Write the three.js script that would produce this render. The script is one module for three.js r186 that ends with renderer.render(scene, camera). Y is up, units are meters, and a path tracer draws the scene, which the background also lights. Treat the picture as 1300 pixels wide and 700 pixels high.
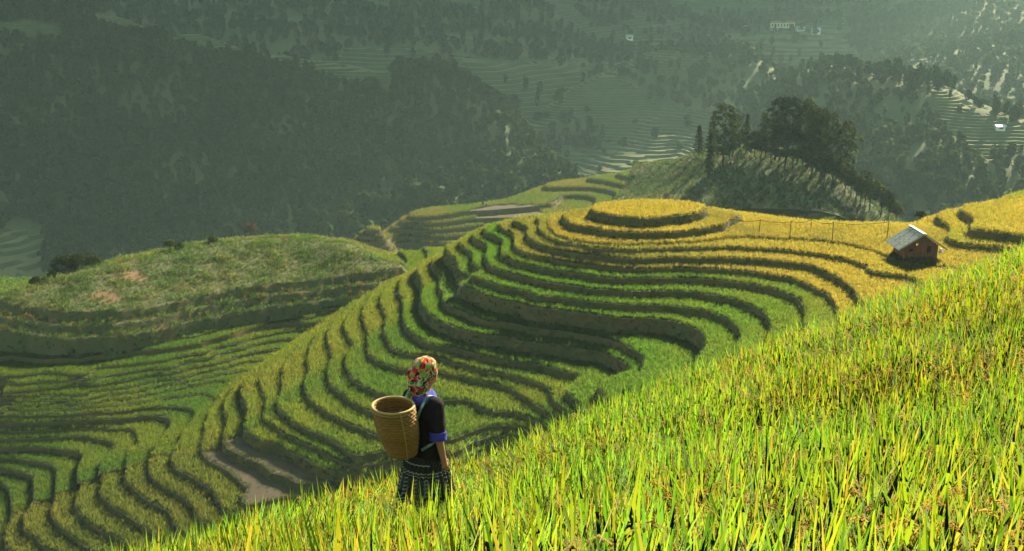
import * as THREE from 'three';
import { ImprovedNoise } from 'three/addons/math/ImprovedNoise.js';
import { MarchingCubes } from 'three/addons/objects/MarchingCubes.js';
import { mergeGeometries, mergeVertices } from 'three/addons/utils/BufferGeometryUtils.js';

// ---------------------------------------------------------------- camera, sky, sun, exposure
const scene = new THREE.Scene();
const PITCH = THREE.MathUtils.degToRad(17), FOCAL = 1306;
const camera = new THREE.PerspectiveCamera(THREE.MathUtils.radToDeg(2 * Math.atan(350 / FOCAL)), 1300 / 700, 0.1, 20000);
camera.rotation.x = -PITCH;
scene.add(camera);

const SUN_AZ = THREE.MathUtils.degToRad(33), SUN_EL = THREE.MathUtils.degToRad(28);
const sunDir = new THREE.Vector3(Math.sin(SUN_AZ) * Math.cos(SUN_EL), Math.sin(SUN_EL), -Math.cos(SUN_AZ) * Math.cos(SUN_EL));
// hazy morning sky: pale towards the horizon, a broad warm brightening round the sun
{
  const W = 512, H = 256, px = new Float32Array(W * H * 4);
  for (let j = 0; j < H; j++) for (let i = 0; i < W; i++) {
    const up = ((j + 0.5) / H - 0.5) * Math.PI, round = ((i + 0.5) / W - 0.5) * 2 * Math.PI, x = Math.cos(round) * Math.cos(up), y = Math.sin(up), z = Math.sin(round) * Math.cos(up);
    const c = x * sunDir.x + y * sunDir.y + z * sunDir.z, h = Math.pow(1 - Math.max(0, y), 2.2), glow = Math.pow(Math.max(0, c), 8) * 1.6 + Math.pow(Math.max(0, c), 2) * 0.35;
    const k = (j * W + i) * 4;
    px[k] = (0.17 + 0.24 * h) + 1.0 * glow; px[k + 1] = (0.33 + 0.27 * h) + 0.8 * glow; px[k + 2] = (0.36 + 0.2 * h) + 0.5 * glow; px[k + 3] = 1;
  }
  const t = new THREE.DataTexture(px, W, H, THREE.RGBAFormat, THREE.FloatType);
  t.mapping = THREE.EquirectangularReflectionMapping; t.magFilter = THREE.LinearFilter; t.needsUpdate = true;
  scene.background = t; scene.environment = t; scene.backgroundIntensity = scene.environmentIntensity = 0.2;
}
const SHADE_MOUNTAIN = 900;
const sun = new THREE.DirectionalLight(new THREE.Color(1.0, 0.86, 0.58), 5);
sun.name = 'sun';
sun.position.copy(sunDir).multiplyScalar(1500);
sun.castShadow = true;
sun.shadow.radius = 3;
sun.shadow.mapSize.set(4096, 4096);
Object.assign(sun.shadow.camera, { left: -260, right: 260, top: 260, bottom: -260, near: 1, far: 4000 });
scene.add(sun, sun.target);
sun.target.position.set(0, -30, -90);
const renderer = new THREE.WebGLRenderer({ antialias: true });
renderer.setSize(1300, 700);
renderer.toneMapping = THREE.LinearToneMapping;
renderer.toneMappingExposure = 4.9;
renderer.shadowMap.enabled = true;
scene.fog = new THREE.FogExp2(new THREE.Color(0.58, 0.9, 0.95), 0.00024);

// ---------------------------------------------------------------- helpers
let seed = 12345;
const rnd = () => { seed = (seed + 0x6d2b79f5) | 0; let t = Math.imul(seed ^ (seed >>> 15), 1 | seed); t = (t + Math.imul(t ^ (t >>> 7), 61 | t)) ^ t; return ((t ^ (t >>> 14)) >>> 0) / 4294967296; };
const rr = (a, b) => a + (b - a) * rnd();
const noiser = new ImprovedNoise();
const noise = (x, y, z = 0) => noiser.noise(x, y, z);
const fbm = (x, y, z = 0, o = 4) => { let s = 0, a = 1, f = 1; for (let i = 0; i < o; i++) { s += a * noise(x * f, y * f, z + i * 7.3); a *= 0.5; f *= 2.03; } return s; };
const clamp = (x, a, b) => Math.min(b, Math.max(a, x));
const mix = (a, b, t) => a + (b - a) * t;
const sstep = (a, b, x) => { const t = clamp((x - a) / (b - a), 0, 1); return t * t * (3 - 2 * t); };
const SP = Math.sin(PITCH), CP = Math.cos(PITCH);
// where the surveyed sight lines of the photograph meet a given distance or height
const dirY = (py) => -SP - ((py - 350) / FOCAL) * CP;
function at(px, py, t) { const dx = (px - 650) / FOCAL, dy = -(py - 350) / FOCAL; return new THREE.Vector3(dx * t, (-SP + dy * CP) * t, (-CP - dy * SP) * t); }
const atY = (px, py, y) => at(px, py, y / dirY(py));
function project(x, y, z) { const d = -y * SP - z * CP, u = y * CP - z * SP; return [650 + (x / d) * FOCAL, 350 - (u / d) * FOCAL, d]; }
const inFrame = (x, y, z, m = 70) => { const [px, py, d] = project(x, y, z); return d > 0 && px > -m && px < 1300 + m && py > -m && py < 700 + m; };
const used = new Map();
function numbered(n) { const k = used.get(n) ?? 0; used.set(n, k + 1); return k ? `${n}_${String(k).padStart(3, '0')}` : n; }
function tag(o, label, category, group, kind) { if (label) o.userData.label = label; if (category) o.userData.category = category; if (group) o.userData.group = group; if (kind) o.userData.kind = kind; return o; }
function add(o, name, parent = scene) { o.name = parent === scene ? numbered(name) : name; parent.add(o); o.traverse((c) => { if (c.isMesh) { c.castShadow = true; c.receiveShadow = true; } }); return o; }
const mesh = (name, g, m, parent = scene) => add(new THREE.Mesh(g, m), name, parent);
function thing(name, label, category, pos = [0, 0, 0], turn = 0, group, kind) { const g = new THREE.Group(); g.position.set(...pos); g.rotation.y = turn; add(g, name); return tag(g, label, category, group, kind); }
const lin = (r, g, b) => new THREE.Color().setRGB(r, g, b);
function std(r, g, b, rough = 0.9, extra = {}) { return new THREE.MeshStandardMaterial({ color: lin(r, g, b), roughness: rough, ...extra }); }
const leafMat = (t = 0.45, extra = {}) => new THREE.MeshPhysicalMaterial({ color: 0xffffff, vertexColors: true, roughness: 1, specularIntensity: 0.25, transmission: t, thickness: 0, side: THREE.DoubleSide, ...extra });

// geometry from flat arrays
class GB {
  constructor() { this.p = []; this.n = []; this.c = []; this.i = []; }
  v(x, y, z, nx, ny, nz, r = 1, g = 1, b = 1) { this.p.push(x, y, z); this.n.push(nx, ny, nz); this.c.push(r, g, b); return this.p.length / 3 - 1; }
  tri(a, b, c) { this.i.push(a, b, c); }
  geo(normals = true) {
    const g = new THREE.BufferGeometry();
    g.setAttribute('position', new THREE.Float32BufferAttribute(this.p, 3));
    if (normals) g.setAttribute('normal', new THREE.Float32BufferAttribute(this.n, 3));
    g.setAttribute('color', new THREE.Float32BufferAttribute(this.c, 3));
    g.setIndex(this.i);
    if (!normals) g.computeVertexNormals();
    return g;
  }
}

// thin-plate spline through scattered heights or levels
function spline(pts, smooth = 0.0) {
  const n = pts.length, N = n + 3, W = N + 1, A = new Float64Array(N * W);
  let cx = 0, cz = 0, sc = 0;
  for (const p of pts) { cx += p[0] / n; cz += p[1] / n; }
  for (const p of pts) sc = Math.max(sc, Math.hypot(p[0] - cx, p[1] - cz));
  const X = new Float64Array(n), Z = new Float64Array(n);
  pts.forEach((p, i) => { X[i] = (p[0] - cx) / sc; Z[i] = (p[1] - cz) / sc; });
  const phi = (d2) => (d2 > 1e-14 ? 0.5 * d2 * Math.log(d2) : 0);
  for (let i = 0; i < n; i++) {
    for (let j = 0; j < n; j++) A[i * W + j] = phi((X[i] - X[j]) ** 2 + (Z[i] - Z[j]) ** 2);
    A[i * W + i] += smooth;
    A[i * W + n] = A[n * W + i] = 1; A[i * W + n + 1] = A[(n + 1) * W + i] = X[i]; A[i * W + n + 2] = A[(n + 2) * W + i] = Z[i];
    A[i * W + N] = pts[i][2];
  }
  for (let c = 0; c < N; c++) {
    let best = c;
    for (let r = c + 1; r < N; r++) if (Math.abs(A[r * W + c]) > Math.abs(A[best * W + c])) best = r;
    if (best !== c) for (let k = c; k < W; k++) { const t = A[c * W + k]; A[c * W + k] = A[best * W + k]; A[best * W + k] = t; }
    for (let r = c + 1; r < N; r++) {
      const m = A[r * W + c] / A[c * W + c];
      if (m) for (let k = c; k < W; k++) A[r * W + k] -= m * A[c * W + k];
    }
  }
  const w = new Float64Array(N);
  for (let r = N - 1; r >= 0; r--) { let s = A[r * W + N]; for (let k = r + 1; k < N; k++) s -= A[r * W + k] * w[k]; w[r] = s / A[r * W + r]; }
  return (x, z) => {
    const u = (x - cx) / sc, v = (z - cz) / sc;
    let s = w[n] + w[n + 1] * u + w[n + 2] * v;
    for (let i = 0; i < n; i++) { const d = (u - X[i]) ** 2 + (v - Z[i]) ** 2; if (d > 1e-14) s += w[i] * 0.5 * d * Math.log(d); }
    return s;
  };
}

// a sampled field on a grid, with bilinear look-up
class Field {
  constructor([x0, x1, z0, z1], cell, fn) {
    Object.assign(this, { x0, z0, cell }); this.nx = Math.ceil((x1 - x0) / cell); this.nz = Math.ceil((z1 - z0) / cell);
    this.f = new Float32Array((this.nx + 1) * (this.nz + 1));
    for (let j = 0; j <= this.nz; j++) for (let i = 0; i <= this.nx; i++) this.f[j * (this.nx + 1) + i] = fn(x0 + i * cell, z0 + j * cell);
  }
  at(x, z) {
    const u = clamp((x - this.x0) / this.cell, 0, this.nx - 1e-4), v = clamp((z - this.z0) / this.cell, 0, this.nz - 1e-4), i = Math.floor(u), j = Math.floor(v), a = u - i, b = v - j, w = this.nx + 1, k = j * w + i;
    return mix(mix(this.f[k], this.f[k + 1], a), mix(this.f[k + w], this.f[k + w + 1], a), b);
  }
  grad(x, z) { const e = this.cell; return [(this.at(x + e, z) - this.at(x - e, z)) / (2 * e), (this.at(x, z + e) - this.at(x, z - e)) / (2 * e)]; }
}

// smooth hill: a sheet over a field of heights
function sheet(name, field, material, color, keep = () => true, parent = scene) {
  const { nx, nz, cell, x0, z0, f } = field, w = nx + 1, g = new GB();
  for (let j = 0; j <= nz; j++) for (let i = 0; i <= nx; i++) {
    const x = x0 + i * cell, z = z0 + j * cell, y = f[j * w + i], fx = (f[j * w + Math.min(nx, i + 1)] - f[j * w + Math.max(0, i - 1)]) / (2 * cell), fz = (f[Math.min(nz, j + 1) * w + i] - f[Math.max(0, j - 1) * w + i]) / (2 * cell), l = Math.hypot(fx, 1, fz);
    g.v(x, y, z, -fx / l, 1 / l, -fz / l, ...color(x, y, z));
  }
  for (let j = 0; j < nz; j++) for (let i = 0; i < nx; i++) {
    const a = j * w + i;
    if (!keep(x0 + (i + 0.5) * cell, z0 + (j + 0.5) * cell, f[a])) continue;
    g.tri(a, a + w, a + 1); g.tri(a + 1, a + w, a + w + 1);
  }
  return mesh(name, g.geo(), material, parent);
}

// tall banks lean back further than low ones
const steep = (yOf, k) => clamp((yOf(k) - yOf(k + 1)) / 0.6, 0.8, 2.6);
// terraces: cut every grid triangle of the level field into benches and banks
function terraces({ field, wide = 0.25, most = 0.45, yOf, kmin, kmax, keep = () => true, benchColor, bankColor }) {
  const { nx, nz, cell, x0, z0, f } = field, w = nx + 1, benches = new Map(), banks = new Map();
  const R = new Float32Array(f.length), GX = new Float32Array(f.length), GZ = new Float32Array(f.length);
  for (let j = 0; j <= nz; j++) for (let i = 0; i <= nx; i++) {
    const k = j * w + i, i0 = Math.max(0, i - 1), i1 = Math.min(nx, i + 1), j0 = Math.max(0, j - 1), j1 = Math.min(nz, j + 1);
    const gx = (f[j * w + i1] - f[j * w + i0]) / ((i1 - i0) * cell), gz = (f[j1 * w + i] - f[j0 * w + i]) / ((j1 - j0) * cell), l = Math.hypot(gx, gz) || 1e-6;
    GX[k] = gx / l; GZ[k] = gz / l; R[k] = clamp(wide * l * steep(yOf, Math.floor(f[k])), 0.03, most);
  }
  const cut = (poly, fn) => {
    const out = [];
    for (let a = 0; a < poly.length; a++) {
      const P = poly[a], Q = poly[(a + 1) % poly.length], p = fn(P), q = fn(Q);
      if (p >= 0) out.push(P);
      if ((p < 0) !== (q < 0)) { const t = p / (p - q); out.push(P.map((v, n) => v + (Q[n] - v) * t)); }
    }
    return out;
  };
  const get = (m, k) => { if (!m.has(k)) m.set(k, new GB()); return m.get(k); };
  for (let j = 0; j < nz; j++) for (let i = 0; i < nx; i++) {
    const a = j * w + i;
    if (!keep(x0 + (i + 0.5) * cell, z0 + (j + 0.5) * cell, f[a])) continue;
    for (const T of [[a, a + w, a + 1], [a + 1, a + w, a + w + 1]]) {
      const tri = T.map((n) => [x0 + (n % w) * cell, z0 + Math.floor(n / w) * cell, f[n], R[n], GX[n], GZ[n]]);
      const lo = Math.min(...tri.map((v) => v[2])), hi = Math.max(...tri.map((v) => v[2]));
      for (let k = Math.max(kmin, Math.floor(lo - 0.5)); k <= Math.min(kmax, Math.ceil(hi)); k++) {
        const bench = cut(cut(tri, (v) => v[2] - (k - 1) - v[3]), (v) => k - v[2]);
        if (bench.length > 2) {
          const g = get(benches, k), ids = bench.map((v) => g.v(v[0], yOf(k), v[1], 0, 1, 0, ...benchColor(k, v[0], v[1])));
          for (let n = 1; n < ids.length - 1; n++) g.tri(ids[0], ids[n], ids[n + 1]);
        }
        const bank = cut(cut(tri, (v) => v[2] - k), (v) => k + v[3] - v[2]);
        if (bank.length > 2) {
          const g = get(banks, k), ids = bank.map((v) => { const s = clamp((v[2] - k) / v[3], 0, 1); return g.v(v[0], mix(yOf(k), yOf(k + 1), s), v[1], v[4] * 0.93, 0.36, v[5] * 0.93, ...bankColor(k, v[0], v[1], s)); });
          for (let n = 1; n < ids.length - 1; n++) g.tri(ids[0], ids[n], ids[n + 1]);
        }
      }
    }
  }
  return { benches, banks };
}
// ---------------------------------------------------------------- plants used in quantity
// a clump of narrow leaves, with drooping ears of grain if wanted
function clump({ blades = 20, spread = 0.16, high = 0.5, vary = 0.2, width = 0.02, lean = 0.35, segments = 2, tones, ears = 0, earTone = [[0.5, 0.33, 0.1]], grain = 1, grains = 18 }) {
  const g = new GB();
  const leaf = (bx, bz, az, h, ln, wd, tone, curl, seg, y0 = 0) => {
    const cx = Math.cos(az), sz = Math.sin(az), tw = az + Math.PI / 2 + rr(-0.7, 0.7), wx = Math.cos(tw), wz = Math.sin(tw);
    let prev = null;
    for (let s = 0; s <= seg; s++) {
      const t = s / seg, out = ln * h * (0.35 * t + 0.65 * Math.pow(t, 1.6 + curl)), y = y0 + h * (t - 0.28 * ln * t * t * (1 + curl * t)), hw = 0.5 * wd * (t < 0.5 ? 0.7 + 0.6 * t : 1 - Math.pow((t - 0.5) * 2, 1.7)) + 0.0003;
      const x = bx + cx * out, z = bz + sz * out, nx = wz, nz = -wx;
      const a = g.v(x - wx * hw, y, z - wz * hw, nx, 0.25, nz, ...tone), b = g.v(x + wx * hw, y, z + wz * hw, nx, 0.25, nz, ...tone);
      if (prev) { g.tri(prev[0], prev[1], b); g.tri(prev[0], b, a); }
      prev = [a, b];
    }
  };
  for (let i = 0; i < blades; i++) {
    const a = rnd() * 6.283, r = spread * Math.sqrt(rnd()), h = high * (1 - vary + 2 * vary * rnd());
    leaf(Math.cos(a) * r, Math.sin(a) * r, rnd() * 6.283, h, lean * rr(0.25, 1.4), width * rr(0.7, 1.25), tones[Math.floor(rnd() * tones.length)], rr(0, 1.2), segments);
  }
  for (let i = 0; i < ears; i++) {
    const a = rnd() * 6.283, r = spread * Math.sqrt(rnd()), az = rnd() * 6.283, bx = Math.cos(a) * r, bz = Math.sin(a) * r, h = high * rr(0.76, 0.96), reach = rr(0.1, 0.2), tone = earTone[Math.floor(rnd() * earTone.length)];
    const P = (t) => { const s = t * 1.15; return [bx + Math.cos(az) * reach * (Math.sin(s * 1.5)), h + 0.09 * Math.sin(s * 2.6) - 0.1 * s * s * s, bz + Math.sin(az) * reach * Math.sin(s * 1.5)]; };
    leaf(bx, bz, az, h, 0.02, 0.006, tone, 0, 1);
    let prev = null;
    for (let s = 0; s <= 5; s++) { const p = P(s / 5), A = g.v(p[0], p[1] + 0.0022, p[2], 0, 1, 0, ...tone), B = g.v(p[0], p[1] - 0.0022, p[2], 0, 1, 0, ...tone); if (prev) { g.tri(prev[0], prev[1], B); g.tri(prev[0], B, A); } prev = [A, B]; }
    for (let k = 0; k < grains; k++) {
      const t = 0.22 + 0.8 * (k / grains), p = P(t), q = P(t + 0.1), L = 0.0135 * grain, Wd = 0.0042 * grain, jx = rr(-1, 1) * 0.011 * grain, jy = rr(-1, 0.7) * 0.012 * grain, jz = rr(-1, 1) * 0.011 * grain;
      const d = [q[0] - p[0] + rr(-0.01, 0.01), q[1] - p[1] - 0.006, q[2] - p[2] + rr(-0.01, 0.01)], l = Math.hypot(...d), o = [p[0] + jx, p[1] + jy, p[2] + jz], e = [o[0] + (d[0] / l) * L, o[1] + (d[1] / l) * L, o[2] + (d[2] / l) * L], m = [(o[0] + e[0]) / 2, (o[1] + e[1]) / 2, (o[2] + e[2]) / 2];
      const sx = -d[2] / l, sz = d[0] / l, tn = tone.map((c) => c * rr(0.8, 1.2));
      const A = g.v(...o, 0, 1, 0, ...tn), B = g.v(m[0] + sx * Wd, m[1], m[2] + sz * Wd, sx, 0.5, sz, ...tn), C = g.v(...e, 0, 1, 0, ...tn), D = g.v(m[0] - sx * Wd, m[1], m[2] - sz * Wd, -sx, 0.5, -sz, ...tn), U = g.v(m[0], m[1] + Wd, m[2], 0, 1, 0, ...tn);
      g.tri(A, B, U); g.tri(B, C, U); g.tri(C, D, U); g.tri(D, A, U);
    }
  }
  return g.geo();
}
// copies of one plant; places hold [x, y, z, turn, size, tone]
function scatter(name, geometry, material, places, parent = scene, label, category) {
  if (!places.length) return null;
  const o = new THREE.InstancedMesh(geometry, material, places.length), m = new THREE.Matrix4(), q = new THREE.Quaternion(), e = new THREE.Euler(), c = new THREE.Color();
  places.forEach(([x, y, z, turn, size, tone, tall = 1, tx = 0, tz = 0], i) => {
    q.setFromEuler(e.set(tx, turn, tz)); m.compose(new THREE.Vector3(x, y, z), q, new THREE.Vector3(size, size * tall, size)); o.setMatrixAt(i, m); o.setColorAt(i, c.setRGB(...tone));
  });
  add(o, name, parent);
  o.userData.kind = 'stuff';
  if (parent === scene) tag(o, label, category);
  return o;
}
const leafMix = [[1, 1, 1], [0.82, 0.86, 0.8], [1.15, 1.1, 0.9], [0.9, 1, 0.85]];
const RICE = {};
for (const k of [0, 1]) {
  RICE['mid' + k] = clump({ blades: 20, spread: 0.2, high: 0.5, vary: 0.22, width: 0.028, lean: 0.34, segments: 2, tones: leafMix });
}
const bladeMat = leafMat(0.4);

// ---------------------------------------------------------------- the setting: valley floor
const soilMat = new THREE.MeshStandardMaterial({ color: 0xffffff, vertexColors: true, roughness: 1 });
const groundMat = std(0.05, 0.085, 0.035, 1);
{
  const g = new THREE.CircleGeometry(6000, 64); g.rotateX(-Math.PI / 2);
  const o = mesh('valley_ground', g, groundMat); o.position.set(0, -118, -1500); o.userData.kind = 'structure';
  tag(o, 'green valley ground lying below all the hills', 'ground');
}

// level lists: each row is a terrace edge seen in the photograph
const B_EDGES = {
  0: [750, 263, 765, 268, 790, 272, 820, 274, 850, 272, 880, 268, 897, 262, 880, 255, 850, 252, 800, 252, 765, 256],
  1: [716, 272, 722, 279, 740, 284, 760, 287, 794, 291, 820, 292, 860, 291, 890, 288, 914, 283, 925, 277],
  2: [694, 278, 697, 288, 708, 296, 728, 302, 760, 306, 800, 308, 840, 306, 880, 304, 920, 299, 960, 298, 1000, 300, 1056, 304, 1080, 307, 1110, 316, 1130, 323],
  3: [686, 281, 690, 293, 704, 301, 726, 307, 760, 312, 790, 314, 820, 313, 860, 312, 900, 311, 940, 311, 980, 313, 1020, 317, 1050, 321, 1080, 327, 1100, 334, 1112, 342],
  4: [672, 289, 670, 298, 680, 304, 700, 311, 730, 317, 760, 320, 818, 325, 880, 324, 920, 324, 960, 326, 1000, 329, 1030, 334, 1050, 341, 1066, 350, 1080, 361, 1090, 374],
  5: [652, 296, 652, 308, 660, 316, 680, 322, 720, 329, 760, 334, 818, 338, 880, 337, 940, 340, 980, 345, 1010, 352, 1032, 361, 1050, 370, 1062, 381, 1064, 396],
  6: [638, 302, 637, 314, 646, 324, 670, 332, 700, 338, 740, 344, 818, 349, 880, 349, 920, 353, 960, 358, 990, 365, 1008, 372, 1020, 384, 1023, 400, 1020, 416],
  7: [617, 308, 615, 322, 620, 330, 640, 340, 680, 351, 720, 358, 818, 366, 880, 367, 910, 371, 940, 378, 964, 389, 976, 401, 977, 416, 972, 432],
  8: [600, 330, 597, 345, 620, 354, 640, 361, 680, 371, 740, 378, 818, 384, 880, 388, 910, 395, 932, 407, 940, 417, 938, 431, 932, 446],
  9: [596, 352, 598, 362, 620, 372, 660, 380, 700, 388, 740, 393, 818, 400, 850, 403, 876, 411, 894, 421, 899, 431, 894, 442, 882, 460],
  10: [560, 345, 557, 362, 562, 374, 574, 386, 600, 397, 620, 404, 680, 413, 740, 421, 780, 429, 800, 438, 814, 447, 818, 457, 808, 473, 798, 490],
  11: [536, 364, 537, 384, 546, 396, 570, 409, 598, 417, 640, 423, 700, 432, 760, 442, 786, 452, 800, 464],
  12: [512, 384, 512, 400, 516, 412, 530, 424, 550, 434, 580, 438, 610, 446, 660, 456, 710, 466, 734, 476, 720, 492],
  13: [490, 403, 488, 418, 495, 436, 516, 446, 545, 448, 580, 458, 620, 468, 660, 476, 690, 486, 702, 498],
  14: [466, 424, 466, 440, 475, 453, 492, 460, 520, 466, 560, 469, 580, 473, 620, 481, 650, 490, 664, 500],
  15: [446, 432, 440, 448, 440, 462, 446, 478, 462, 488, 490, 500, 520, 508, 570, 504, 600, 508, 625, 518],
  16: [420, 454, 415, 472, 424, 490, 444, 504, 470, 518, 500, 528, 540, 534, 580, 534, 600, 544],
  17: [388, 478, 386, 490, 393, 502, 408, 515, 430, 528, 460, 540, 484, 550, 540, 562, 570, 572],
  18: [357, 494, 350, 508, 356, 520, 371, 532, 391, 542, 420, 556, 455, 574],
  19: [338, 508, 334, 520, 348, 538, 366, 550, 384, 559, 420, 576],
  20: [312, 528, 310, 540, 320, 549, 334, 557, 356, 560, 385, 576, 420, 592],
  21: [284, 548, 283, 558, 294, 568, 320, 581, 342, 595, 362, 602, 400, 612],
  22: [258, 562, 258, 576, 280, 589, 300, 603, 312, 617, 318, 636],
  23: [218, 568, 216, 580, 222, 590, 240, 601, 260, 613, 274, 627, 282, 640],
  24: [190, 582, 188, 594, 194, 604, 210, 615, 236, 631, 248, 645, 256, 660],
  25: [158, 594, 156, 604, 168, 616, 190, 632, 214, 647, 222, 662],
  26: [130, 604, 127, 616, 132, 631, 150, 645, 174, 659, 190, 670],
  27: [100, 620, 94, 632, 98, 646, 113, 661, 136, 673, 160, 685],
  28: [70, 630, 65, 642, 68, 657, 82, 670, 100, 683, 118, 697],
  29: [38, 636, 30, 650, 28, 667, 42, 678, 62, 694],
  30: [15, 652, 8, 668, 6, 682, 14, 700],
};
const C_EDGES = {
  0: [488, 353, 520, 348, 536, 344, 553, 346],
  1: [440, 371, 468, 366, 500, 362, 530, 357, 542, 360],
  2: [414, 382, 450, 378, 492, 370, 508, 367, 520, 371],
  3: [400, 391, 450, 386, 484, 385, 496, 389],
  4: [386, 402, 410, 397, 450, 395, 468, 398, 473, 404],
  5: [-60, 446, 0, 450, 60, 453, 120, 449, 180, 442, 240, 436, 280, 426, 320, 414, 380, 407, 410, 405, 440, 407, 449, 414],
  6: [-60, 464, 0, 467, 60, 469, 120, 466, 180, 459, 216, 453, 260, 446, 300, 434, 340, 423, 384, 417, 410, 418, 422, 424, 424, 430],
  7: [-60, 480, 0, 482, 100, 480, 208, 465, 240, 456, 280, 446, 330, 433, 370, 428, 394, 432, 404, 439],
  8: [-60, 485, 0, 487, 100, 485, 200, 472, 240, 465, 290, 454, 330, 444, 364, 441, 380, 446, 385, 453],
  9: [-60, 501, 0, 503, 100, 500, 170, 488, 240, 475, 280, 466, 310, 457, 340, 457, 354, 463, 357, 470],
  10: [-60, 505, 0, 507, 80, 506, 150, 498, 240, 482, 280, 473, 305, 469, 322, 470, 332, 476, 335, 484],
  11: [-60, 509, 0, 511, 80, 510, 140, 505, 200, 496, 240, 488, 270, 482, 294, 484, 304, 492, 303, 501],
  12: [-60, 519, 0, 520, 80, 519, 140, 513, 200, 505, 232, 501, 260, 498, 272, 504, 275, 513],
  13: [-60, 523, 0, 524, 60, 524, 112, 521, 160, 519, 200, 514, 225, 514, 246, 522],
  14: [-40, 533, 0, 533, 74, 532, 120, 530, 180, 526, 208, 527, 215, 534, 213, 541],
  15: [-40, 546, 0, 545, 60, 544, 120, 541, 160, 542, 173, 548, 174, 555],
  16: [-40, 556, 0, 555, 60, 553, 100, 551, 124, 554, 144, 559, 146, 567],
  17: [-40, 566, 0, 565, 40, 565, 80, 569, 103, 573, 102, 583],
  18: [-40, 578, 0, 579, 40, 583, 66, 589, 69, 596],
  19: [-40, 588, 0, 591, 20, 595, 42, 601, 41, 610],
  20: [-40, 605, 0, 610, 10, 617, 12, 624],
};
// drop from each terrace to the next, read from the height of the banks
const B_DROP = [1.0, 0.8, 0.25, 0.5, 0.7, 0.6, 0.72, 0.75, 0.72, 1.5, 0.75, 1.2, 0.7, 0.55, 0.54, 0.54, 0.54, 0.54, 0.54, 0.45, 0.8, 0.6];
const B_Y = [-25.5];
for (let k = 0; k < 60; k++) B_Y.push(B_Y[k] - (B_DROP[k] ?? 0.5));
const yB = (k) => (k > 59 ? B_Y[59] - 0.5 * (k - 59) : k < 0 ? -25.5 - 0.6 * k : B_Y[k]);
const C_Y = [-36.4, -37.0, -37.4, -37.88, -38.34, -38.65, -39.25, -39.6, -39.97, -40.33, -40.6, -40.83, -41.07, -41.27, -41.67, -42.21, -42.59, -43.02, -43.62, -44.08, -44.68];
const yC = (k) => (k < 0 ? -36.4 - 0.6 * k : k > 20 ? -44.68 - 0.5 * (k - 20) : C_Y[k]);
const CROP = 0.45; // height of the standing rice above its soil
function edgePoints(edges, y, skip = () => false) {
  const out = [];
  for (const [k, row] of Object.entries(edges)) for (let i = 0; i < row.length; i += 2) { const p = atY(row[i], row[i + 1], y(+k)); if (!skip(p)) out.push([p.x, p.z, +k]); }
  return out;
}
const bPts = edgePoints(B_EDGES, yB);
{
  const c = atY(822, 262, yB(0)); bPts.push([c.x, c.z, -0.55]);
  // the far flank of the spur
  for (const k of [3, 5, 7, 10, 12, 14, 16, 18, 20, 22, 24, 26, 28, 30]) {
    const p = atY(B_EDGES[k][0], B_EDGES[k][1], yB(k));
    bPts.push([p.x - 3.4, p.z - 3.8, k + 1.2], [p.x - 7, p.z - 7.5, k + 4], [p.x - 12, p.z - 12, k + 11]);
  }
  // behind the knoll and the saddle
  for (const [px, t, k] of [[760, 121, 5], [822, 123, 5], [900, 121, 4], [760, 131, 16], [830, 134, 16], [930, 117, 2], [970, 115, 2], [1020, 112, 2], [1070, 111, 2], [1120, 111, 2], [1170, 110, 2], [930, 125, 7], [1000, 121, 7], [1070, 119, 7], [1140, 119, 7], [940, 136, 18], [1020, 132, 18], [1120, 130, 18]]) { const p = at(px, 265, t); bPts.push([p.x, p.z, k - 0.3]); }
  for (const [px, py] of [[1170, 324], [1210, 322], [1250, 320]]) { const p = atY(px, py, yB(2)); bPts.push([p.x, p.z, 1.6]); }
  // towards the hillside of the foreground
  for (const [px, py, k] of [[1140, 350, 3.2], [1110, 395, 4.2], [620, 600, 21], [700, 580, 17], [520, 640, 24], [420, 660, 25], [330, 690, 27]]) { const p = atY(px, py, yB(Math.round(k))); bPts.push([p.x, p.z, k]); }
}
const bLevel = spline(bPts, 2e-5);
const bField = new Field([-60, 58, -138, -62], 0.5, (x, z) => bLevel(x, z) + 0.1 * noise(x * 0.35, z * 0.35, 3) + 0.05 * noise(x * 1.1, z * 1.1, 8));
const cPts = edgePoints(C_EDGES, yC);
{
  for (const k of Object.keys(C_EDGES).map(Number)) { const r = C_EDGES[k], p = atY(r[r.length - 2], r[r.length - 1], yC(k)); if (k > 3) cPts.push([p.x + 3.5, p.z + 0.5, k - 1.6]); }
  for (const [px, py] of [[0, 420], [120, 420], [260, 400], [380, 385], [480, 350]]) { const p = atY(px, py, yC(1)); cPts.push([p.x, p.z - 1, 3.2]); }
}
const cLevel = spline(cPts, 2e-5);
const cField = new Field([-75, 8, -136, -76], 0.5, (x, z) => cLevel(x, z) + 0.1 * noise(x * 0.35, z * 0.35, 23) + 0.05 * noise(x * 1.1, z * 1.1, 28));

const earthColor = (x, y, z) => { const n = fbm(x * 0.6, y * 0.9, z * 0.6, 3), m = fbm(x * 2.3, y * 3, z * 2.3, 2), g = sstep(-0.5, 0.35, n), k = 1 + 0.35 * m; return [mix(0.1, 0.055, g) * k, mix(0.062, 0.058, g) * k, mix(0.024, 0.014, g) * k]; };
const bankGrass = clump({ blades: 16, spread: 0.2, high: 0.26, vary: 0.4, width: 0.024, lean: 0.8, segments: 2, tones: leafMix });
const bankGrassTall = clump({ blades: 18, spread: 0.22, high: 0.5, vary: 0.4, width: 0.03, lean: 0.8, segments: 2, tones: leafMix });

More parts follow.
